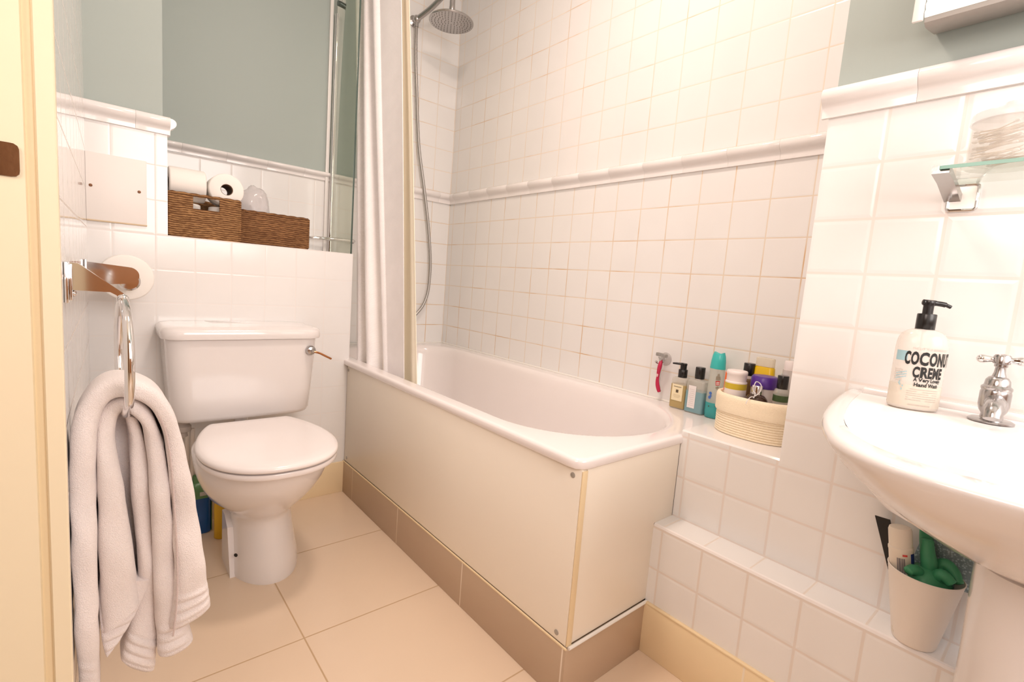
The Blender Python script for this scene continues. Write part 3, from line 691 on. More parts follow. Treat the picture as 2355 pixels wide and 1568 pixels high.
m = MB()
for rr, k in ((.015, 6), (.03, 12), (.045, 18), (.06, 24), (.075, 30), (.089, 36)):
    for j in range(k): m.lathe([(.0021, 0), (.0016, -.0022), (.0003, -.0022)], 6, (.479 + rr * math.cos(2 * PI * j / k), .133 + rr * math.sin(2 * PI * j / k), 2.0781))
o = m.build('spray_nozzles', [col('grey_rubber', (.22, .2, .19), .6)], sh); o['kind'] = 'stuff'
m = MB(); hp = smooth_path([(.424, .362, 2.115), (.424, .36, 2.06), (.430, .36, 1.95), (.4405, .36, 1.843), (.468, .36, 1.581), (.5107, .36, 1.376), (.5486, .36, 1.184), (.571, .36, 1.02), (.574, .36, .94), (.5677, .36, .8445), (.545, .36, .775), (.510, .36, .728), (.46, .355, .69), (.41, .355, .70)], 200)
m.tube(hp, [.0072 + .0007 * (i % 2) for i in range(len(hp))], 12); m.build('hose', 'dull', sh)

cur = thing('shower_curtain', 'white waffle shower curtain bunched at the end of the bath', 'shower curtain', (.06, -.15, .45))
def curtain_rings(y0t, y1t, y0b, y1b, x0, amp, waves, ph, zt, zb, flatfrom=1.1, n=150, nz=40, lean=0.):
    rings = []
    for i in range(nz + 1):
        s = i / nz; z = zt + (zb - zt) * s; ya = y0t + (y0b - y0t) * s; yb = y1t + (y1b - y1t) * s; ring = []
        for j in range(n + 1):
            t = j / n
            A = amp * (.75 + .35 * s) * (1 - max(0, min(1, (t - flatfrom) / .06)))
            th = 2 * PI * waves * (t + .035 * math.sin(5 * t + 1.5 * s)) + ph
            x = x0 + lean * s + A * math.sin(th) + .006 * math.sin(3.1 * s + 7 * t)
            y = ya + (yb - ya) * t + .45 * A * math.sin(2 * th + .6) * .5
            ring.append((x, y, z))
        rings.append(ring)
    return rings
m = MB(); m.loft(curtain_rings(.285, -.115, .0, -.385, .080, .030, 4.4, .9, 2.28, .40, .56, lean=-.010), False)
c1 = m.build('cloth', 'curtain', cur, ang=180); md = c1.modifiers.new('solid', 'SOLIDIFY'); md.thickness = .0018
m = MB(); m.loft(curtain_rings(.20, -.095, .02, -.478, .118, .008, 2.6, 1.2, 2.28, .34, .9, n=90, lean=-.040), False)
c2 = m.build('liner', 'liner', cur, ang=180); md = c2.modifiers.new('solid', 'SOLIDIFY'); md.thickness = .001; c2['label'] = 'cream curtain liner'

gs = thing('bath_screen', 'narrow clear glass bath screen with chrome hinge pole on the ledge end', 'bath screen', (.045, .25, .565))
GX = .0385
m = MB(); m.box(GX - .003, GX + .003, .10, YD - .057, .567, 2.12, .0008); m.build('glass_pane', 'screen', gs)
m = MB(); m.box(GX - .0033, GX + .0033, .0985, .1012, .567, 2.12, .0008); m.build('polished_edge', [col('dark_glass_edge', (.09, .13, .11), .2)], gs)
m = MB(); m.box(.0215, .0355, YD - .014, YD - .0005, .9885, 2.2, .0015); m.build('wall_channel', [col('white_channel', (.85, .83, .80), .3)], gs)
m = MB(); m.tube([(GX + .009, YD - .026, .565), (GX + .009, YD - .026, 2.03)], .0095, 18); m.build('hinge_pole', 'chrome', gs)
m = MB(); m.tube([(GX - .012, .315, 2.048), (GX + .02, .315, 2.048)], .011, 16); m.tube([(GX + .004, .315, 2.048), (GX + .002, .325, 2.12)], .006, 12); m.build('clamp', [col('dark_clamp', (.12, .14, .13), .3, metal=.6)], gs)

nh = thing('grab_handle', 'small bowed chrome handle beside the lower seagrass basket', 'handle', (-.02, YD, 1.05))
m = MB(); m.tube(smooth_path([(-.052, YD - .001, 1.053), (-.051, YD - .026, 1.054), (-.035, YD - .039, 1.056), (.005, YD - .045, 1.058), (.053, YD - .047, 1.060), (.10, YD - .045, 1.061), (.142, YD - .038, 1.062), (.160, YD - .026, 1.062), (.161, YD - .001, 1.062)], 60), .0072, 14, flat=1.)
m.build('bow_bar', 'chrome', nh)
for px, pz in ((-.052, 1.053), (.161, 1.062)):
    m = MB(); m.lathe([(.0105, 0), (.0105, .006), (.007, .01)], 18); m.xf(Matrix.Translation((px, YD, pz)) @ Matrix.Rotation(PI / 2, 4, 'X')); m.build('wall_rose', 'oldchrome', nh)

# ------------------------------------------------------------------ razor on its suction holder
rz = thing('razor_holder', 'chrome suction hook on the long tiled wall carrying the razor', 'hook', (XR, -1.0, .69))
m = MB(); m.lathe([(.0225, 0), (.0215, .003), (.015, .006), (.007, .009), (.0055, .014), (.0005, .0145)], 28); m.xf(Matrix.Translation((XR - .0002, -1.021, .705)) @ Matrix.Rotation(-PI / 2, 4, 'Y')); m.build('suction_cup', [clear_plastic('cup_plastic', (.93, .92, .92), .45, (.75, .72, .7))], rz)
m = MB(); m.tube(smooth_path([(XR - .013, -1.021, .705), (XR - .021, -1.021, .699), (XR - .024, -1.016, .692), (XR - .03, -1.009, .690), (XR - .034, -1.007, .694)], 24), .0022, 10); m.sphere((XR - .034, -1.007, .695), .0042, 14)
m.tube(smooth_path([(XR - .021, -1.021, .699), (XR - .026, -1.030, .694), (XR - .034, -1.0350, .695)], 14), .0022, 10); m.build('hook', 'oldchrome', rz)
SHY = Matrix.Translation((0, -.017, 0))
ra = thing('razor', 'pink handled razor hanging on the wall hook above the pump bottle', 'razor', (XR - .03, -1.005, .66))
X = XR - .031
hp = smooth_path([(X + .003, -1.0045, .706), (X, -1.005, .690), (X - .001, -1.003, .668), (X, -1.0005, .645), (X + .002, -1.001, .622), (X + .004, -1.006, .603), (X + .004, -1.010, .594)], 48)
def rad(i): 
    t = i / (len(hp) - 1); return .0048 + .0026 * math.sin(PI * min(1, t * 1.9)) ** 2 * (t < .53) + (.0024 * math.sin(PI * (t - .5) / .5) if t > .5 else 0)
m = MB(); m.tube(hp, [rad(i) for i in range(len(hp))], 14); m.xf(SHY).build('handle', [col('raspberry_plastic', (.52, .015, .07), .3)], ra)
m = MB(); m.tube([Vector(p) + Vector((.002, -.0062, 0)) for p in hp[10:-4]], .0018, 8); m.xf(SHY).build('side_trim', 'chrome', ra)
m = MB(); m.sphere((X - .0052, -1.0015, .652), .0035, 12, sc=(.4, 1, 2)); m.xf(SHY).build('grip_badge', [col('pale_pink', (.8, .45, .5), .3)], ra)
m = MB(); m.prism([(-1.0065, .700), (-1.0025, .700), (-.9965, .7135), (-1.0165, .7125)], 'x', X - .004, X + .006); m.xf(SHY).build('neck', 'chrome', ra)
m = MB(); m.box(X - .009, X + .006, -1.0265, -.9885, .7150, .7265, .002, rot=Matrix.Rotation(.05, 3, 'X'), org=(X, -1.007, .72)); hd = m.xf(SHY).build('head', 'dull', ra)
m = MB()
for k in range(3): m.box(X - .0102, X - .0082, -1.0245, -.9905, .7166 + k * .0031, .7180 + k * .0031)
m.xf(SHY).build('blades', 'chrome', hd)

# ------------------------------------------------------------------ bottles on the bath rim
def squarebottle(name, label, cat, loc, hw, hd, h, liquid, lfrac, glasscol):
    t = thing(name, label, cat, loc); x, y, z = loc
    def rr(ins, zz, r=.007): return [(a, b, zz) for a, b in rrect(x - hd + ins, x + hd - ins, y - hw + ins, y + hw - ins, r, 64)]
    m = MB(); m.loft([rr(.003, z), rr(.0006, z + .0008), rr(0, z + .004), rr(0, z + h - .007), rr(.0015, z + h - .003), rr(.006, z + h - .0005, .008), rr(.0125, z + h, .008), rr(hd * .62, z + h + .001, .006)])
    m.build('bottle_body', glasscol, t, ang=50)
    zl = z + h * lfrac
    m = MB(); m.loft([rr(-.0004, z + .0035), rr(-.0005, z + .006), rr(-.0005, zl - .002), rr(-.0003, zl)]); m.build('liquid', liquid, t, ang=50)
    return t
G1 = clear_plastic('frosted_clear', (.96, .95, .92), .35, (.75, .73, .68))
B1 = (.652, -1.115, .5634)
t = squarebottle('pump_bottle', 'square pump bottle of amber soap with cream label on the bath rim', 'bottle', B1, .0260, .0205, .100, clear_plastic('amber_liquid', (.92, .82, .52), .6, (.60, .46, .22)), .78, G1)
x, y, z = B1
m = MB(); m.lathe([(.0135, .100), (.014, .101), (.014, .124), (.013, .1255), (.010, .126), (.010, .139), (.0108, .1395), (.0108, .144), (.009, .1455), (.0003, .1455)], 24, B1)
p = m.build('pump', 'black', t)
m = MB(); m.tube([(x - .002, y, z + .1425), (x - .012, y + .018, z + .1425), (x - .015, y + .030, z + .1415)], [.0042, .0036, .0026], 12); m.build('spout', 'black', p)
m = MB(); m.box(x - .0222, x - .0213, y - .0185, y + .0185, z + .026, z + .078); lb = m.build('label', [col('cream_label', (.86, .76, .52), .5)], t)
m = MB(); m.box(x - .0227, x - .0221, y - .0042, y + .0042, z + .052, z + .0615); m.box(x - .0226, x - .0221, y - .013, y + .013, z + .070, z + .0716); m.build('label_mark', [col('label_ink', (.10, .07, .04), .5)], lb)
m = MB()
for k, w in enumerate((.011, .013, .009)): m.box(x - .0226, x - .0221, y - w, y + w, z + .0445 - .004 * k, z + .0453 - .004 * k)
m.box(x - .0226, x - .0221, y - .0015, y + .0015, z + .0555, z + .0575); m.build('small_print', [col('pale_ink', (.50, .40, .26), .5)], lb)

B2 = (.648, -1.1750, .5634)
t = squarebottle('gel_bottle', 'square bottle of pale blue gel with a black cap on the bath rim', 'bottle', B2, .0295, .0225, .104, clear_plastic('blue_liquid', (.62, .80, .84), .6, (.33, .55, .62)), .66, G1)
x, y, z = B2
m = MB(); m.lathe([(.0125, .1035), (.0132, .1045), (.0132, .1075)], 24, B2); m.build('neck_ring', 'chrome', t)
m = MB(); m.lathe([(.0140, .1075), (.0145, .1085), (.0145, .142), (.0138, .1435), (.0003, .1437)], 28, B2); m.build('cap', 'black', t)
m = MB(); m.box(x - .0242, x - .0232, y - .006, y + .0185, z + .016, z + .086); lb = m.build('label', [col('white_label', (.84, .80, .80), .5)], t)
m = MB()
for k in range(9): m.box(x - .0246, x - .0241, y + .006 - .0095 + .001 * (k % 3), y + .006 + .0095 - .0012 * (k % 4), z + .024 + .0062 * k, z + .0248 + .0062 * k)
m.build('small_print', [col('faint_print', (.62, .56, .56), .5)], lb)

B3 = (.640, -1.2325, .5634)
t = thing('shower_gel', 'tall clear shower gel bottle with turquoise cap and red badge', 'bottle', B3)
def oval(hw, hd, z, dy=0, n=48): return [(B3[0] + hd * math.cos(2 * PI * j / n), B3[1] + dy + hw * math.sin(2 * PI * j / n), B3[2] + z) for j in range(n)]
m = MB(); m.loft([oval(.019, .013, 0), oval(.0225, .0165, .002), oval(.0235, .0175, .02), oval(.0235, .0175, .08), oval(.0228, .0168, .12), oval(.0222, .0162, .150)]); m.build('bottle_body', [clear_plastic('clear_gel', (.93, .95, .92), .45, (.74, .74, .69))], t, ang=60)
m = MB(); m.loft([oval(.0212, .0152, .0008), oval(.0231, .0171, .002), oval(.0240, .0180, .02), oval(.0240, .0180, .047)]); m.build('gel', [clear_plastic('turquoise_gel', (.35, .80, .80), .6, (.08, .50, .52))], t, ang=60)
m = MB(); rg = [oval(.0226, .0166, .150), oval(.0230, .0170, .152), oval(.0213, .016, .174), oval(.019, .0145, .190)]
top = [(p[0], p[1], p[2] + (.006 * abs(math.sin(2 * PI * j / 48)) ** 1.5 - .002) ) for j, p in enumerate(oval(.0155, .0115, .1965))]
m.loft(rg + [top, oval(.005, .004, .1925)]); m.build('cap', [col('turquoise', (.05, .52, .50), .25)], t, ang=50)
def onoval(pts, hw, hd, off=.0006):  # (angle-length s, height) points laid on the oval front
    out = []
    for s, h in pts:
        a = PI - s / hw; out.append((B3[0] + (hd + off) * math.cos(a), B3[1] + (hw + off) * math.sin(a), B3[2] + h))
    return out
def badge(m, pts, hw=.0232, hd=.0172, off=.0006):
    P = onoval(pts, hw, hd, off); m.add(P, [tuple(range(len(P)))])
m = MB(); badge(m, [(-.0195, .117), (-.0193, .1035), (-.008, .1015), (-.0065, .115)]); b = m.build('red_badge', [col('red_print', (.60, .05, .05), .4)], t)
m = MB()
for h in (.1125, .1095, .1065): badge(m, [(-.0175, h + .0009), (-.0175, h - .0009), (-.009, h - .0021), (-.009, h - .0003)], off=.0011)
m.build('badge_print', [col('badge_white', (.85, .75, .72), .5)], b)
m = MB()
for i, (s, h, r) in enumerate([(-.0065, .120, .004), (-.009, .1125, .0045), (-.004, .1125, .0045), (-.0065, .107, .0042), (-.011, .108, .003), (-.002, .107, .003), (-.008, .083, .0036), (-.0045, .081, .003), (-.0065, .078, .0022)]):
    badge(m, [(s - .0065 + r * math.cos(a), h + .014 + r * math.sin(a)) for a in [2 * PI * q / 5 + i for q in range(5)]], off=.0009)
m.build('leaf_print', [col('grey_brown_print', (.30, .26, .20), .5)], t)
m = MB()
for s, h, r in ((.004, .076, .0048), (.0025, .068, .0035), (.0055, .063, .005)): badge(m, [(s + r * math.cos(2 * PI * q / 9), h + r * math.sin(2 * PI * q / 9)) for q in range(9)], .0238, .0178)
m.build('blue_print', [col('blue_print', (.06, .16, .50), .5)], t)
m = MB(); badge(m, [(-.017, .0415), (-.017, .0368), (.006, .0335), (.006, .0380)], .0242, .0182); m.build('dark_band', [col('dark_print', (.06, .07, .05), .5)], t)

# ------------------------------------------------------------------ rope basket and its bottles on the tiled shelf
RB = (.5405, -1.4090, .5774)
t = thing('rope_basket', 'cream rope basket with folded cuff on the tiled shelf', 'basket', RB)
def ov(a, b, z, n=120, p=2.5):
    out = []
    for j in range(n):
        c, s = math.cos(2 * PI * j / n), math.sin(2 * PI * j / n)
        out.append((RB[0] + math.copysign(abs(c) ** (2 / p), c) * a, RB[1] + math.copysign(abs(s) ** (2 / p), s) * b, RB[2] + z))
    return out
m = MB(); prof = []
K = 11
for k in range(K):
    for q in range(6):
        a = PI * q / 5 - PI / 2; zc = .0035 + .0062 * k
        prof.append((.0008 + .0026 * math.cos(a), zc + .0031 * math.sin(a)))
rings = [ov(.088 + .0002 * z * 1000 * .06 + d, .098 + .0002 * z * 1000 * .06 + d, z) for d, z in prof]
inn = [ov(.085, .094, .075), ov(.083, .092, .010)]
m.loft(rings + inn); m.build('coiled_body', 'rope', t, ang=70)
m = MB(); cuff = [(.0035, .062), (.0062, .0605), (.0075, .064), (.0072, .075), (.0078, .09), (.0075, .1), (.0055, .106), (.001, .108), (-.0035, .105), (-.005, .095), (-.005, .07)]
m.loft([ov(.0885 + d, .0985 + d, z - .0045) for d, z in cuff], True, False, False); m.build('folded_cuff', 'rope', t, ang=70)
ZB = RB[2] + .0105
def round_item(name, label, cat, loc, parts, group=None, n=32, tilt=None):
    t = thing(name, label, cat, loc, group)
    for pn, prof, mat, sx, sy in parts:
        m = MB(); m.lathe(prof, n, loc, sx, sy); m.build(pn, mat, t, ang=45)
    if tilt: t.rotation_euler = tilt
    return t
wj = col('white_plastic', (.84, .77, .75), .35); yl = col('mustard_label', (.58, .43, .03), .4)
round_item('cream_jar', 'white cream jar with mustard yellow band in the rope basket', 'jar', (.500, -1.3555, ZB), [
    ('jar_body', [(.024, 0), (.0265, .003), (.0265, .114)], wj, 1, 1),
    ('yellow_band', [(.0268, .1035), (.0268, .1185)], yl, 1, 1),
    ('lid', [(.0262, .1175), (.0265, .122), (.0242, .1235), (.0242, .140), (.0255, .1415), (.0255, .149), (.0238, .151), (.0003, .1515)], wj, 1, 1)])
round_item('orange_tube', 'orange capped tube behind the white cream jar in the rope basket', 'tube', (.522, -1.3275, ZB), [('tube_body', [(.010, 0), (.012, .004), (.012, .09)], wj, 1, 1), ('cap', [(.012, .09), (.0125, .092), (.0125, .138), (.0115, .140), (.0003, .1405)], col('orange_plastic', (.80, .14, .02), .35), 1, 1)])
round_item('brown_bottle', 'slim brown bottle with black cap behind the cream jar', 'bottle', (.580, -1.3500, ZB), [('bottle_body', [(.016, 0), (.0175, .003), (.0175, .118), (.013, .124)], [col('brown_glass', (.16, .09, .035), .15)], 1, 1), ('collar', [(.0135, .124), (.0135, .132)], wj, 1, 1), ('cap', [(.0138, .132), (.0142, .133), (.0142, .164), (.0135, .1655), (.0003, .166)], 'black', 1, 1)])
yb = thing('yellow_bottle', 'flat bright yellow bottle with clear cap in the rope basket', 'bottle', (.590, -1.3860, ZB))
def fl(hw, hd, z): return [(a, b, ZB + z) for a, b in rrect(.590 - hd, .590 + hd, -1.386 - hw, -1.386 + hw, min(hd, hw) * .8, 48)]
m = MB(); m.loft([fl(.028, .013, 0), fl(.0295, .0145, .004), fl(.029, .0145, .09), fl(.0250, .012, .158), fl(.0225, .010, .162)]); m.build('bottle_body', [col('bright_yellow', (.80, .52, .005), .3)], yb, ang=45)
m = MB(); m.loft([fl(.0235, .011, .1625), fl(.0235, .011, .182), fl(.022, .010, .185), fl(.015, .006, .186)]); m.build('cap', [clear_plastic('milky_cap', (.95, .92, .82), .45, (.85, .80, .70))], yb, ang=45)
round_item('purple_lidded_jar', 'white jar with round purple lid in the rope basket', 'jar', (.533, -1.4120, ZB), [('jar_body', [(.026, 0), (.0285, .004), (.0295, .115)], wj, 1, 1), ('lid', [(.0315, .115), (.0320, .118), (.0310, .140), (.028, .145), (.0003, .1475)], col('purple_plastic', (.085, .025, .27), .3), 1, 1)])
round_item('scent_bottle', 'dark brown round shouldered bottle with silver cap and white string', 'bottle', (.485, -1.4170, ZB), [('bottle_body', [(.025, 0), (.0275, .004), (.0275, .082), (.025, .092), (.018, .1), (.0105, .103)], [col('dark_brown_glass', (.055, .028, .018), .06)], 1, 1), ('cap', [(.0105, .102), (.0122, .103), (.0122, .124), (.0115, .1255), (.0003, .126)], 'chrome', 1, 1)])
m = MB(); q = (.485, -1.4170, ZB)
m.tube(smooth_path([(q[0] - .013, q[1] + .004, q[2] + .122), (q[0] - .006, q[1] + .003, q[2] + .134), (q[0] + .004, q[1] - .002, q[2] + .131), (q[0] - .008, q[1] - .012, q[2] + .125), (q[0] - .015, q[1] - .013, q[2] + .112), (q[0] - .024, q[1] - .005, q[2] + .100), (q[0] - .035, q[1] - .001, q[2] + .0985), (q[0] - .0480, q[1] + .001, q[2] + .089), (q[0] - .0485, q[1] + .002, q[2] + .082)], 60), .0011, 6)
m.tube(smooth_path([(q[0] - .013, q[1] + .006, q[2] + .124), (q[0] - .014, q[1] + .004, q[2] + .112), (q[0] - .016, q[1] - .003, q[2] + .107), (q[0] - .024, q[1] - .005, q[2] + .100)], 24), .0011, 6)
st = tag(m.build('string_tie', [col('white_string', (.80, .76, .76), .7)], None, origin=(q[0] - .02, q[1], q[2] + .11)), 'thin white string looped over the silver cap and basket edge', 'string')
round_item('lotion_bottle', 'clear bottle with black cap and dark green label in the rope basket', 'bottle', (.503, -1.4670, ZB), [('bottle_body', [(.016, 0), (.0175, .003), (.0175, .117), (.015, .124), (.0115, .126)], G1, 1, 1), ('label', [(.0178, .095), (.0178, .1105)], col('dark_green_label', (.05, .09, .03), .4), 1, 1), ('cap', [(.0118, .126), (.0125, .127), (.0125, .157), (.0118, .1585), (.0003, .159)], 'black', 1, 1)])
round_item('white_tube', 'frosted white tube beside the pier in the rope basket', 'tube', (.580, -1.4520, ZB), [('tube_body', [(.017, 0), (.0185, .004), (.0165, .165)], clear_plastic('frosted_white', (.95, .93, .92), .55, (.84, .78, .76)), 1, 1), ('cap', [(.0145, .165), (.0145, .186), (.013, .188), (.0003, .1885)], wj, 1, 1)])
round_item('blue_bottle', 'small pale blue bottle at the back of the rope basket', 'bottle', (.606, -1.4330, ZB), [('bottle_body', [(.012, 0), (.013, .003), (.013, .125), (.009, .135), (.009, .15), (.0003, .151)], col('sky_blue', (.28, .50, .60), .3), 1, 1)])

# ------------------------------------------------------------------ wash basin on its pedestal, tap, hand wash
basin = thing('wash_basin', 'white pedestal wash basin against the tiled pier', 'wash basin', (.15, -1.95, 0))
BY, BZ = -1.952, .760
N = 160
def bring(front, hw, z, back=XP - .0006, e=4.76, hb=None):
    # plan outline: bowed in front, straight along the wall
    pts = []; M = 110
    for k in range(M):
        w = math.sin(PI / 2 * (2 * k / M - 1)); w = .55 * w + .45 * (2 * k / M - 1)
        pts.append((front + (back - front) * abs(w) ** e, BY + hw * w, z))
    for k in range(N - M):
        pts.append((back, BY + hw * (1 - 2 * k / (N - M)), z))
    return pts
def bowl(k, z, dx=0):
    pts = []; M = 110; cx, a, b, a2 = .08, .150, .236, .145
    for i in range(M):
        w = math.sin(PI / 2 * (2 * i / M - 1)); w = .75 * w + .25 * (2 * i / M - 1)
        pts.append((cx + dx - a * k * max(0, 1 - abs(w) ** 2.6) ** .385, BY + b * k * w, z))
    for i in range(N - M):
        v = math.sin(PI / 2 * (1 - 2 * i / (N - M)))
        pts.append((cx + dx + a2 * k * max(0, 1 - abs(v) ** 3.5) ** .286, BY + b * k * v, z))
    return pts
F, HW = -.150, .318
m = MB()
outer = [bring(.13, .10, .594, .30, 2.6), bring(.10, .125, .600, .315, 2.8), bring(.055, .165, .612, .335, 3.1), bring(.0, .208, .636, .355, 3.5), bring(-.05, .243, .664, .37, 3.9), bring(-.095, .274, .695, e=4.3), bring(-.127, .298, .722, e=4.6),
         bring(-.143, .312, .742), bring(-.1495, .317, .751), bring(-.150, .318, .7555), bring(-.147, .316, .7595), bring(-.140, .311, .7615), bring(-.130, .304, .762)]
rim = [bring(-.112, .292, .7605, back=XP - .004)]
bw = [bowl(1.05, .7585), bowl(1.015, .755), bowl(.985, .744), bowl(.95, .722), bowl(.88, .692), bowl(.76, .664), bowl(.58, .646), bowl(.3, .637), bowl(.1, .635)]
m.loft(outer + rim + bw)
m.build('basin_bowl', 'white', basin, ang=80)
m = MB(); m.box(XP - .024, XP - .0008, BY - .29, BY + .29, .757, .7715, .005, 3); m.build('upstand', 'white', basin)
def pring(xf, hw, z, xb=.34, n=64):
    out = []
    for j in range(n):
        t = 2 * PI * j / n; c, s = math.cos(t), math.sin(t); p = 2.6
        xm = (xf + xb) / 2; out.append((xm + (xb - xm) * math.copysign(abs(c) ** (2 / p), c), BY + hw * math.copysign(abs(s) ** (2 / p), s), z))
    return out
m = MB(); XB = XS - .012
m.loft([pring(.075, .105, 0, XB), pring(.078, .104, .02, XB), pring(.095, .086, .12, XB), pring(.10, .080, .30, XB), pring(.098, .080, .45, XB), pring(.092, .082, .555, XB), pring(.092, .082, .594, XB), pring(.105, .07, .5965, XB)])
m.build('pedestal', 'white', basin, ang=60)
m = MB(); m.lathe([(.0195, 0), (.0195, .003), (.012, .0035), (.0003, .002)], 24, (.08, BY, .6355)); m.build('waste', 'chrome', basin)

TP = (.297, -1.850, .7605)
tap = thing('basin_tap', 'old chrome pillar tap with crosshead on the wash basin', 'tap', TP)
m = MB(); m.lathe([(.0275, 0), (.0275, .0022), (.024, .0045), (.014, .006), (.013, .012), (.0165, .018), (.0185, .026), (.0185, .046), (.0175, .050)], 36, TP)
m.tube(smooth_path([(TP[0], TP[1], TP[2] + .030), (TP[0] - .03, TP[1] - .004, TP[2] + .033), (TP[0] - .062, TP[1] - .006, TP[2] + .027), (TP[0] - .070, TP[1] - .007, TP[2] + .014)], 24), [.0125] * 8 + [.0115] * 8 + [.0105] * 9, 18)
m.build('tap_body', 'oldchrome', tap, ang=40)
m = MB(); m.lathe([(.0175, .050), (.0185, .0515), (.0185, .055), (.0155, .058), (.0145, .066), (.0125, .069), (.0115, .0705), (.0085, .072), (.0068, .078), (.0062, .086), (.008, .0875), (.008, .091), (.0105, .0925), (.0105, .103), (.0085, .106), (.0003, .1075)], 30, TP); m.build('valve_cover', 'oldchrome', tap, ang=35)
m = MB()
hd = Vector((.05, -1, .05)).normalized()
for s in (-1, 1):
    c0 = Vector((TP[0], TP[1], TP[2] + .098)); P = [c0 + hd * s * d for d in (.006, .011, .016, .021, .025, .028, .0295)]
    m.tube(P, [.0048, .0045, .0055, .0068, .0066, .0045, .001], 16)
m.build('cross_handle', 'chrome', tap)

# hand wash bottle, its front turned a little to the right
SB = (.283, -1.7535, .7608); ang = math.atan2(-.986, .166) if False else math.radians(-80)
hw_ = thing('hand_wash_bottle', 'clear hand wash pump bottle with black coconut lettering on the basin', 'bottle', SB)
m = MB(); A_, B_ = .0345, .0255
pf = [(.90, 0), (.975, .0012), (1.0, .005), (1.0, .100), (.985, .110), (.93, .1195), (.82, .1265), (.66, .1310), (.45, .1335), (.36, .1345)]
n = 72
def br(k, z, a=A_, b=B_, p=2.35):
    kb = max(k, .0) ; out = []
    for j in range(n):
        c, s = math.cos(2 * PI * j / n), math.sin(2 * PI * j / n)
        aa = a * k; bb = b * k if k > .6 else a * k * (b / a + (1 - b / a) * (.6 - k) / .24)
        out.append((aa * math.copysign(abs(c) ** (2 / p), c), bb * math.copysign(abs(s) ** (2 / p), s), z))
    return out
def put(mb, name, mat, parent=None, **k):
    mb.v = [tuple(Vector(p) + Vector(SB)) for p in mb.v]
    o = mb.build(name, mat, parent or hw_, origin=SB, **k); return o
m.loft([br(k, z) for k, z in pf]); put(m, 'bottle_body', [clear_plastic('soap_bottle_clear', (.95, .93, .90), .50, (.88, .84, .80))], ang=60)
m = MB(); m.loft([br(k * 1.006, z) for k, z in ((.93, .0015), (1, .006), (1, .040), (1, .041))]); put(m, 'soap_liquid', [clear_plastic('cream_soap', (.95, .92, .86), .6, (.90, .84, .74))], ang=60)
m = MB(); m.lathe([(.0125, .133), (.0132, .134), (.0132, .1585), (.0125, .160), (.0072, .1605), (.0072, .1765)], 30); pump = put(m, 'pump', 'black')
m = MB(); m.tube(smooth_path([(-.0095, -.002, .1790), (0, 0, .1785), (.012, .001, .1780), (.022, .002, .1765), (.0295, .003, .1735)], 24), [.0028] + [.0048] * 10 + [.0042] * 8 + [.003] * 6, 12, flat=1.); m.lathe([(.0072, .1725), (.0088, .1775), (.0080, .1815), (.0003, .1825)], 20); put(m, 'pump_head', 'black', pump)
m = MB(); m.tube([(.0, 0, .02), (0, 0, .134)], .0032, 10); put(m, 'dip_tube', [col('milky_tube', (.8, .78, .74), .4)])
def wrap(mb, u0, v0, off=.0007):
    # bend flat lettering round the bottle: u runs along the front towards the right
    out = []
    p = 2.35
    for x, y, z in mb.v:
        ph = (u0 + x) / .0315
        c, s = math.sin(ph), -math.cos(ph)
        out.append(((A_ + off) * math.copysign(abs(c) ** (2 / p), c), (B_ + off) * math.copysign(abs(s) ** (2 / p), s), v0 + y))
    mb.v = out; return mb
ink = col('black_ink', (.012, .012, .012), .5); sf = col('soft_ink', (.50, .44, .40), .5); bl = col('pale_blue_ink', (.36, .56, .62), .5)
def letter(name, body, size, u0, v0, mat, sx=.7, off=0., space=1.):
    return put(wrap(text_mesh(body, size, None, off, space, sx), u0, v0, .0009), name, mat, smooth=False, recalc=False)
m = MB()
for i in range(10):
    u = -.0395 + .0205 * i / 10; w = .00205
    m.add([(u, 0, 0), (u + w, 0, 0), (u + w, .0165, 0), (u, .0165, 0)], [(0, 1, 2, 3)])
put(wrap(m, 0, .0805, .0006), 'blue_patch', bl, smooth=False, recalc=False)
letter('brand_line', 'THE LITTLE BUBBLE CO', .0052, -.014, .1005, sf, .78)
letter('title', 'COCONUT', .0285, -.0225, .0765, ink, .395, .0013, 1.10)
letter('subtitle', 'CREME', .0235, -.0095, .0556, ink, .44, .0011, 1.08)
letter('tagline', 'A Very Lovely', .0084, -.0070, .0485, ink, .62, .0003)
letter('product_line', 'Hand Wash', .0084, -.0060, .0402, ink, .66, .0003)
m = MB()
for k in range(6):
    for i in range(9):
        if (k * 7 + i * 5) % 11 == 0: continue
        u = -.013 + .0040 * i; m.add([(u, -k * .0036, 0), (u + .0034, -k * .0036, 0), (u + .0034, -k * .0036 + .0009, 0), (u, -k * .0036 + .0009, 0)], [(0, 1, 2, 3)])
for i in range(6):
    u = -.009 + .0040 * i; m.add([(u, -.0265, 0), (u + .0032, -.0265, 0), (u + .0032, -.0250, 0), (u, -.0250, 0)], [(0, 1, 2, 3)])
for k in range(7):
    for i in range(4):
        u = -.037 + .0038 * i; m.add([(u, .030 - k * .003, 0), (u + .0032, .030 - k * .003, 0), (u + .0032, .0307 - k * .003, 0), (u, .0307 - k * .003, 0)], [(0, 1, 2, 3)])
put(wrap(m, 0, .0345, .0008), 'small_print', sf, smooth=False, recalc=False)
m = MB()
for k in range(3):
    for i in range(5):
        u = -.033 + .0034 * i; h = .057 - .0042 * k + .0011 * i
        m.add([(u, h, 0), (u + .0030, h + .0009, 0), (u + .0030, h + .0026, 0), (u, h + .0017, 0)], [(0, 1, 2, 3)])
for u, h in ((-.0265, .041), (-.0245, .039), (-.0205, .037), (-.0215, .0315), (-.0255, .0435)):
    m.add([(u, h, 0), (u + .0018, h - .0005, 0), (u + .0016, h + .0028, 0), (u, h + .003, 0)], [(0, 1, 2, 3)])
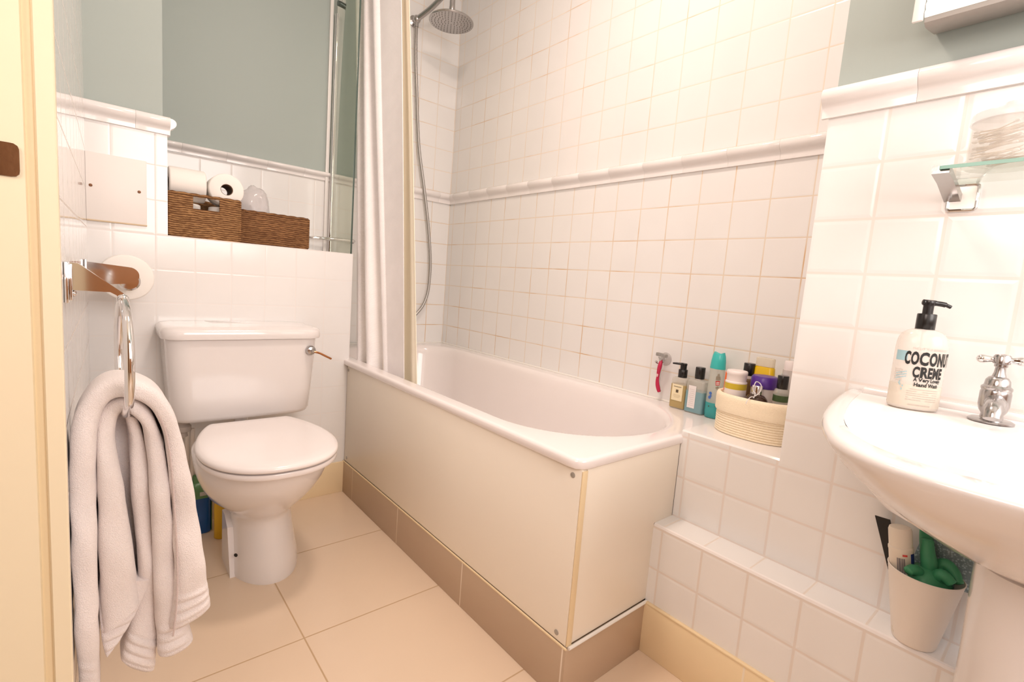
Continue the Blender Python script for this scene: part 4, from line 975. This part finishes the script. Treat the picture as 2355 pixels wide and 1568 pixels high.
put(wrap(m, 0, 0, .0008), 'blue_scribble', bl, smooth=False, recalc=False)
hw_.rotation_euler = (0, 0, ang + math.radians(14))

# ------------------------------------------------------------------ glass shelf, jar of cotton buds, ribbed wall unit
SZ = 1.1475
gsf = thing('glass_shelf', 'clear glass shelf with green edges on a chrome bracket above the basin', 'shelf', (XP, -1.95, SZ))
m = MB(); m.box(.245, XP - .008, -2.16, -1.7445, SZ, SZ + .006, .0006); m.build('glass_plate', 'shelfglass', gsf)
m = MB(); m.box(.2446, .2456, -2.16, -1.7445, SZ + .0003, SZ + .0057); m.box(.245, XP - .008, -1.7447, -1.7437, SZ + .0003, SZ + .0057); m.build('green_edge', 'shelfedge', gsf)
br_ = MB()
pts = [(XP - .003, y, z) for y, z in rrect(-1.777, -1.7385, 1.1035, 1.147, .005, 56)]
br_.tube(pts, .0026, 8, closed=True)
b = br_.build('bracket', 'chrome', gsf)
m = MB(); m.box(XP - .0016, XP - .0003, -1.775, -1.7405, 1.1055, 1.145); m.build('bracket_plate', [plain('satin_chrome', (.80, .76, .74), .3, .6)], b)
m = MB(); m.prism([(XP - .004, 1.1195), (XP - .004, 1.134), (.300, 1.1475), (.262, 1.1545), (.251, 1.1555), (.250, 1.1425), (.300, 1.1370)], 'y', -1.7555, -1.7335); m.build('bracket_arm', 'oldchrome', b, ang=20)
JC = (.292, -1.8120, SZ + .0064)
jar = thing('cotton_bud_jar', 'round clear plastic jar of cotton buds on the glass shelf', 'jar', JC)
m = MB(); m.lathe([(.049, 0), (.0505, .0015), (.0505, .006), (.047, .0075), (.0455, .012), (.0455, .066), (.044, .066), (.044, .006), (.0003, .005)], 48, JC); m.build('jar_body', 'clear', jar, ang=40)
m = MB(); m.lathe([(.0465, .064), (.0478, .0645), (.0478, .073), (.046, .0775), (.036, .0805), (.013, .0825), (.0115, .0845), (.0118, .090), (.0105, .0935), (.0003, .0945)], 48, JC); m.build('jar_lid', [clear_plastic('milky_lid', (.95, .95, .95), .34, (.80, .79, .80))], jar, ang=40)
budm = MB(); budm.tube([(-.034, 0, 0), (.034, 0, 0)], .0011, 6)
tips = []
for s in (-1, 1):
    tipm = MB(); tipm.tube([(s * .031, 0, 0), (s * .033, 0, 0), (s * .037, 0, 0), (s * .0395, 0, 0)], [.0012, .0022, .0022, .0008], 8); tips.append(tipm)
first = None
for k in range(46):
    z = JC[2] + .009 + .0026 * (k // 2) * .85 + .001 * (k % 2)
    a = math.radians(58) + random.uniform(-.32, .32); off = random.uniform(-.022, .022); L = .0
    c = Vector((JC[0] + off * -math.sin(a), JC[1] + off * math.cos(a), z)); rot = (0, random.uniform(-.13, .13) if k > 4 else 0, a)
    if first is None:
        first = thing('cotton_bud', 'cotton bud with pale stick lying inside the clear jar', 'cotton bud', c, 'cotton buds in the clear jar')
        p1 = budm.build('stick', [col('bud_stick', (.80, .70, .60), .6)], first, origin=c); p1.location = (0, 0, 0); p1.data.transform(Matrix.Translation(c))
        kids = [p1]
        for tipm in tips:
            p2 = tipm.build('cotton_tip', [col('cotton_wool', (.88, .85, .83), .95)], first, origin=c); p2.location = (0, 0, 0); p2.data.transform(Matrix.Translation(c)); kids.append(p2)
        first.rotation_euler = rot
        sc0 = 1.
    else:
        r = first.copy(); COL.objects.link(r); r.location = c; r.rotation_euler = rot
        for ch in kids:
            q = ch.copy(); COL.objects.link(q); q.parent = r
    r_ = first if k == 0 else r
    chord = 2 * math.sqrt(max(1e-5, .0425 ** 2 - off ** 2)); s = min(1.0, chord / .080); r_.scale = (s, s, s)

ml = thing('ribbed_wall_unit', 'white framed ribbed wall unit with a grey rounded base above the rail', 'wall light', (XP, -1.95, 1.5))
PX = XP + .0055
poly = [(PX, 1.421), (PX - .010, 1.4155), (.330, 1.4065), (.312, 1.4040), (.3025, 1.4075), (.3015, 1.414), (.3015, 1.62), (PX, 1.62)]
m = MB(); m.prism([(a, b) for a, b in poly], 'y', -2.20, -1.680); m.build('grey_base', [plain('grey_casing', (.36, .335, .31), .35)], ml, ang=50)
m = MB(); m.box(.2945, .3008, -1.6785, -1.6640, 1.4100, 1.62, .0012); m.build('white_frame', [col('white_frame', (.85, .82, .80), .3)], ml)
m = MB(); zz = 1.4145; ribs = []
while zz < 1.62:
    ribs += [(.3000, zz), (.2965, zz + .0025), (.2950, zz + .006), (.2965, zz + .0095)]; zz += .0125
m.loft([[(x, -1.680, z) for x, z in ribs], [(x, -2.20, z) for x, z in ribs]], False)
lm, nt, b = newmat('glowing_ribs'); setp(b, col=(.9, .88, .84), rough=.3, emc=(1, .95, .86), ems=.75)  # ribbed face given emission so it reads bright white
m.build('glowing_ribs', lm, ml, ang=50)

# ------------------------------------------------------------------ pot on the low step and what it holds
PC = (.3255, -1.8045, .3440)
pot = thing('white_pot', 'white ribbed pot on the low tiled step beside the pedestal', 'pot', PC)
m = MB(); m.lathe([(.0285, 0), (.0305, .001), (.0315, .004)] + [(.0315 + .0210 * t + .0003 * (i % 2), .004 + .125 * t) for i, t in enumerate([q / 44 for q in range(1, 45)])] + [(.0535, .1305), (.0522, .1315), (.0505, .130), (.0295, .008), (.0003, .006)], 56, PC); m.build('pot_body', [plain('matt_ceramic', (.80, .74, .68), .5)], pot, ang=60)
CC = (.3165, -1.7925, PC[2] + .010)
can = thing('spray_can', 'small white spray can with barcode label standing in the pot', 'can', CC)
m = MB(); m.lathe([(.0165, 0), (.0178, .002), (.0178, .148), (.0185, .150), (.0185, .1545), (.0172, .156), (.0172, .184), (.0155, .189), (.009, .1905), (.0003, .191)], 32, CC); m.build('can_body', [col('ivory_plastic', (.80, .73, .63), .4)], can, ang=40)
def oncan(m, u0, u1, h0, h1, off=.0003, mi=0, k=5):
    for i in range(k):
        a = [PI + .2 + (u0 + (u1 - u0) * (i + e) / k) / .0178 for e in (0, 1)]
        P = [(CC[0] + (.0178 + off) * math.cos(a[e]), CC[1] + (.0178 + off) * math.sin(a[e]), CC[2] + h) for e, h in ((0, h0), (1, h0), (1, h1), (0, h1))]
        m.add(P, [(0, 1, 2, 3)], mi)
m = MB(); oncan(m, .015, .026, .08, .147); m.build('blue_panel', [col('navy_print', (.02, .03, .20), .4)], can, recalc=False)
m = MB(); oncan(m, .002, .009, .1425, .146, .0004); m.build('red_mark', [col('red_ink', (.65, .06, .05), .4)], can, recalc=False)
m = MB()
u = -.006
for i, w in enumerate((.0012, .0006, .0018, .0006, .0012, .0006, .0014)):
    oncan(m, u, u + w, .112, .139, .0005, 0, 1); u += w + .0006
m.build('barcode', [col('grey_ink', (.18, .16, .18), .5)], can, recalc=False)
m = MB()
for k in range(6): oncan(m, -.009, .010 - .001 * (k % 3), .0885 + .0033 * k, .0899 + .0033 * k, .0005, 0, 4)
m.build('small_print', [col('lilac_grey_print', (.50, .46, .50), .5)], can, recalc=False)
can.rotation_euler = (-.165, 0, 0)
bs = MB(); bs.prism([(-1.7250, .5325), (-1.7485, .5335), (-1.7720, .46), (-1.795, .375), (-1.800, .362), (-1.790, .362), (-1.765, .42)], 'x', .3585, .3610); bs.xf(Matrix.Translation((-.004, .009, 0)))
bo = bs.build('black_sachet', [col('black_card', (.012, .011, .011), .5)], None, origin=(.355, -1.76, .45), ang=20); tag(bo, 'thin black sachet leaning out behind the spray can in the pot', 'packet')
gl = MB(); gm = [col('green_rubber', (.045, .27, .13), .45)]
def finger(pts, r, k=14): 
    P = smooth_path(pts, 24); gl.tube(P, [r * (.72 + .28 * math.sin(PI * min(1, .25 + i / len(P) * .9))) for i in range(len(P) - 1)] + [r * .25], k)
gx, gy, gz = PC[0] + .004, PC[1] - .008, PC[2] + .128
finger([(gx - .005, gy + .008, gz - .06), (gx - .02, gy + .014, gz - .004), (gx - .034, gy + .02, gz + .010), (gx - .046, gy + .026, gz + .008)], .0105)
finger([(gx - .0, gy - .0, gz - .04), (gx - .005, gy + .004, gz + .012), (gx - .002, gy + .010, gz + .036), (gx + .004, gy + .014, gz + .058)], .0125)
finger([(gx + .004, gy - .004, gz - .03), (gx - .014, gy - .010, gz + .004), (gx - .022, gy - .018, gz + .014), (gx - .024, gy - .030, gz + .006)], .0115)
finger([(gx + .004, gy - .0, gz + .0), (gx + .008, gy - .012, gz + .022), (gx + .002, gy - .026, gz + .018), (gx - .008, gy - .036, gz + .004)], .0105)
finger([(gx + .02, gy + .012, gz + .02), (gx + .028, gy + .020, gz + .055), (gx + .026, gy + .024, gz + .085)], .010)
bmx = bmesh.new(); bmesh.ops.create_icosphere(bmx, subdivisions=3, radius=1)
for v in bmx.verts:
    p = v.co.copy(); w = 1 + .2 * mn.noise(p * 2.3 + Vector((3, 1, 0))) + .08 * mn.noise(p * 6)
    v.co = Vector((gx - .006 + p.x * .033 * w, gy + .004 + p.y * .034 * w, gz - .010 + p.z * .024 * w))
gl.bm(bmx)
go = gl.build('rubber_glove', gm, None, origin=(gx, gy, gz), ang=80); tag(go, 'crumpled green rubber glove stuffed into the white pot', 'glove')
cl = MB(); bmx = bmesh.new(); bmesh.ops.create_grid(bmx, x_segments=26, y_segments=26, size=1)
for v in bmx.verts:
    u_, w_ = v.co.x, v.co.y
    v.co = Vector((XP - .016 + .006 * mn.noise(Vector((u_ * 1.7, w_ * 1.7, 2))) - .010 * (w_ < -.2) * (-w_ - .2), gy - .014 + u_ * .044 - .006 * w_, gz + .022 + w_ * .045 - u_ * .004))
cl.bm(bmx); cloth_m, nt, b = newmat('blue_grey_mesh_cloth'); setp(b, rough=.9)
P, S = posxyz(nt); vo = nd(nt, 'ShaderNodeTexVoronoi'); vo.inputs['Scale'].default_value = 260; nt.links.new(P, vo.inputs['Vector'])
nt.links.new(mixc(nt, maprange(nt, vo.outputs['Distance'], .1, .6), (.56, .70, .74), (.24, .33, .37)), b.inputs['Base Color'])
co = cl.build('mesh_cloth', cloth_m, None, origin=(XP - .016, gy, gz), recalc=False, ang=180); md = co.modifiers.new('s', 'SOLIDIFY'); md.thickness = .003
tag(co, 'blue grey textured cloth behind the green glove in the pot', 'cloth')

# ------------------------------------------------------------------ cleaning bottles behind the toilet
c0 = (-.530, -.075, .0004)
t = thing('cleaning_bottle', 'blue cleaning bottle with green shoulder on the floor behind the toilet', 'bottle', c0)
def cb(hw, hd, z): return [(a, b, c0[2] + z) for a, b in rrect(c0[0] - hw, c0[0] + hw, c0[1] - hd, c0[1] + hd, .014, 48)]
m = MB(); m.loft([cb(.036, .024, 0), cb(.0385, .0265, .004), cb(.0385, .0265, .125), cb(.036, .0245, .128)]); m.build('blue_body', [col('deep_blue', (.004, .075, .27), .25)], t)
m = MB(); m.loft([cb(.0388, .0268, .1255), cb(.0388, .0268, .150), cb(.034, .022, .168), cb(.015, .013, .176), cb(.013, .012, .20), cb(.006, .006, .201)]); m.build('green_shoulder', [col('dull_green', (.10, .24, .10), .35)], t)
m = MB(); m.box(c0[0] + .004, c0[0] + .031, c0[1] - .0285, c0[1] - .027, .136, .1495, .0005); m.build('pale_label', [col('grey_label', (.5, .5, .46), .5)], t)
m = MB(); m.loft([[(a, b, c0[2] + z) for a, b in rrect(c0[0] + .0375, c0[0] + .0405, c0[1] - .022, c0[1] + .022, .001, 24)] for z in (.004, .126)]); m.build('side_label', [col('dark_green_side', (.03, .09, .03), .4)], t)
round_item('yellow_cleaner', 'yellow cleaning bottle on the floor between toilet and blue bottle', 'bottle', (-.4655, -.150, .0004), [('bottle_body', [(.024, 0), (.027, .003), (.027, .115), (.022, .13), (.012, .138)], col('cleaner_yellow', (.66, .40, .01), .3), 1, .8), ('cap', [(.013, .138), (.013, .163), (.0003, .164)], col('dark_red_cap', (.18, .02, .02), .4), 1, 1)])

# ------------------------------------------------------------------ ceiling lamp, added hall and rear fill lights, camera
lamp = thing('ceiling_lamp', 'round opal ceiling lamp', 'lamp', (-.12, -1.02, ZC))
m = MB(); m.lathe([(.15, 0), (.15, -.012), (.14, -.02), (.0003, -.02)], 48, (-.12, -1.02, ZC)); m.build('lamp_base', 'ceil', lamp)
def area(name, loc, size, energy, colr, rot=(0, 0, 0), shape='DISK', sy=None):
    l = bpy.data.lights.new(name, 'AREA'); l.shape = shape; l.size = size
    if sy: l.size_y = sy
    l.energy = energy; l.color = colr
    o = bpy.data.objects.new(name, l); COL.objects.link(o); o.location = loc; o.rotation_euler = rot; return o
W1, W2 = (1, .81, .70), (1, .84, .75)
LAMP_E, HALL_FILL_E, REAR_FILL_E, PT_E = 13, 10.5, 25, 0
area('ceiling_lamp_light', (-.12, -1.02, ZC - .03), .26, LAMP_E, W1)
area('hall_fill_light', (-1.55, -1.75, 1.65), .8, HALL_FILL_E, W2, (0, -PI / 2 + .12, 0))  # unseen fill added in the hall to lift the low surfaces
area('rear_fill_light', (-.2, -2.95, 1.55), 1.0, REAR_FILL_E, (1, .95, .92), (PI / 2, 0, 0), 'RECTANGLE', 1.1)  # unseen daylight fill added behind the camera for flat frontal lighting

w = bpy.data.worlds.new('world'); SC.world = w; w.use_nodes = True
w.node_tree.nodes['Background'].inputs[0].default_value = (1, .88, .78, 1); w.node_tree.nodes['Background'].inputs[1].default_value = .15

cam = bpy.data.cameras.new('camera'); cam.sensor_fit = 'HORIZONTAL'; cam.sensor_width = 36; cam.lens = 36 * 1122.856 / 2355; cam.clip_start = .01
co = bpy.data.objects.new('camera', cam); COL.objects.link(co)
Rm = [[0.7646182596, -0.6399861121, 0.0760045621], [-0.0164198600, -0.1372373558, -0.9904020882], [0.6442742469, 0.7560315367, -0.1154426705]]
M = Matrix([[Rm[0][i], -Rm[1][i], -Rm[2][i], 0] for i in range(3)] + [[0, 0, 0, 1]])
M.translation = Vector((-0.7709823, -1.9317974, 0.9173890)); co.matrix_world = M
SC.camera = co
SC.view_settings.view_transform = 'Standard'; SC.view_settings.look = 'None'
SC.view_settings.exposure = 0.15; SC.view_settings.gamma = 1; SC.view_settings.use_curve_mapping = False
SC.cycles.max_bounces = 10; SC.cycles.diffuse_bounces = 6; SC.cycles.glossy_bounces = 5; SC.cycles.transmission_bounces = 8; SC.cycles.transparent_max_bounces = 16
SC.cycles.use_denoising = True; SC.cycles.sample_clamp_indirect = 8
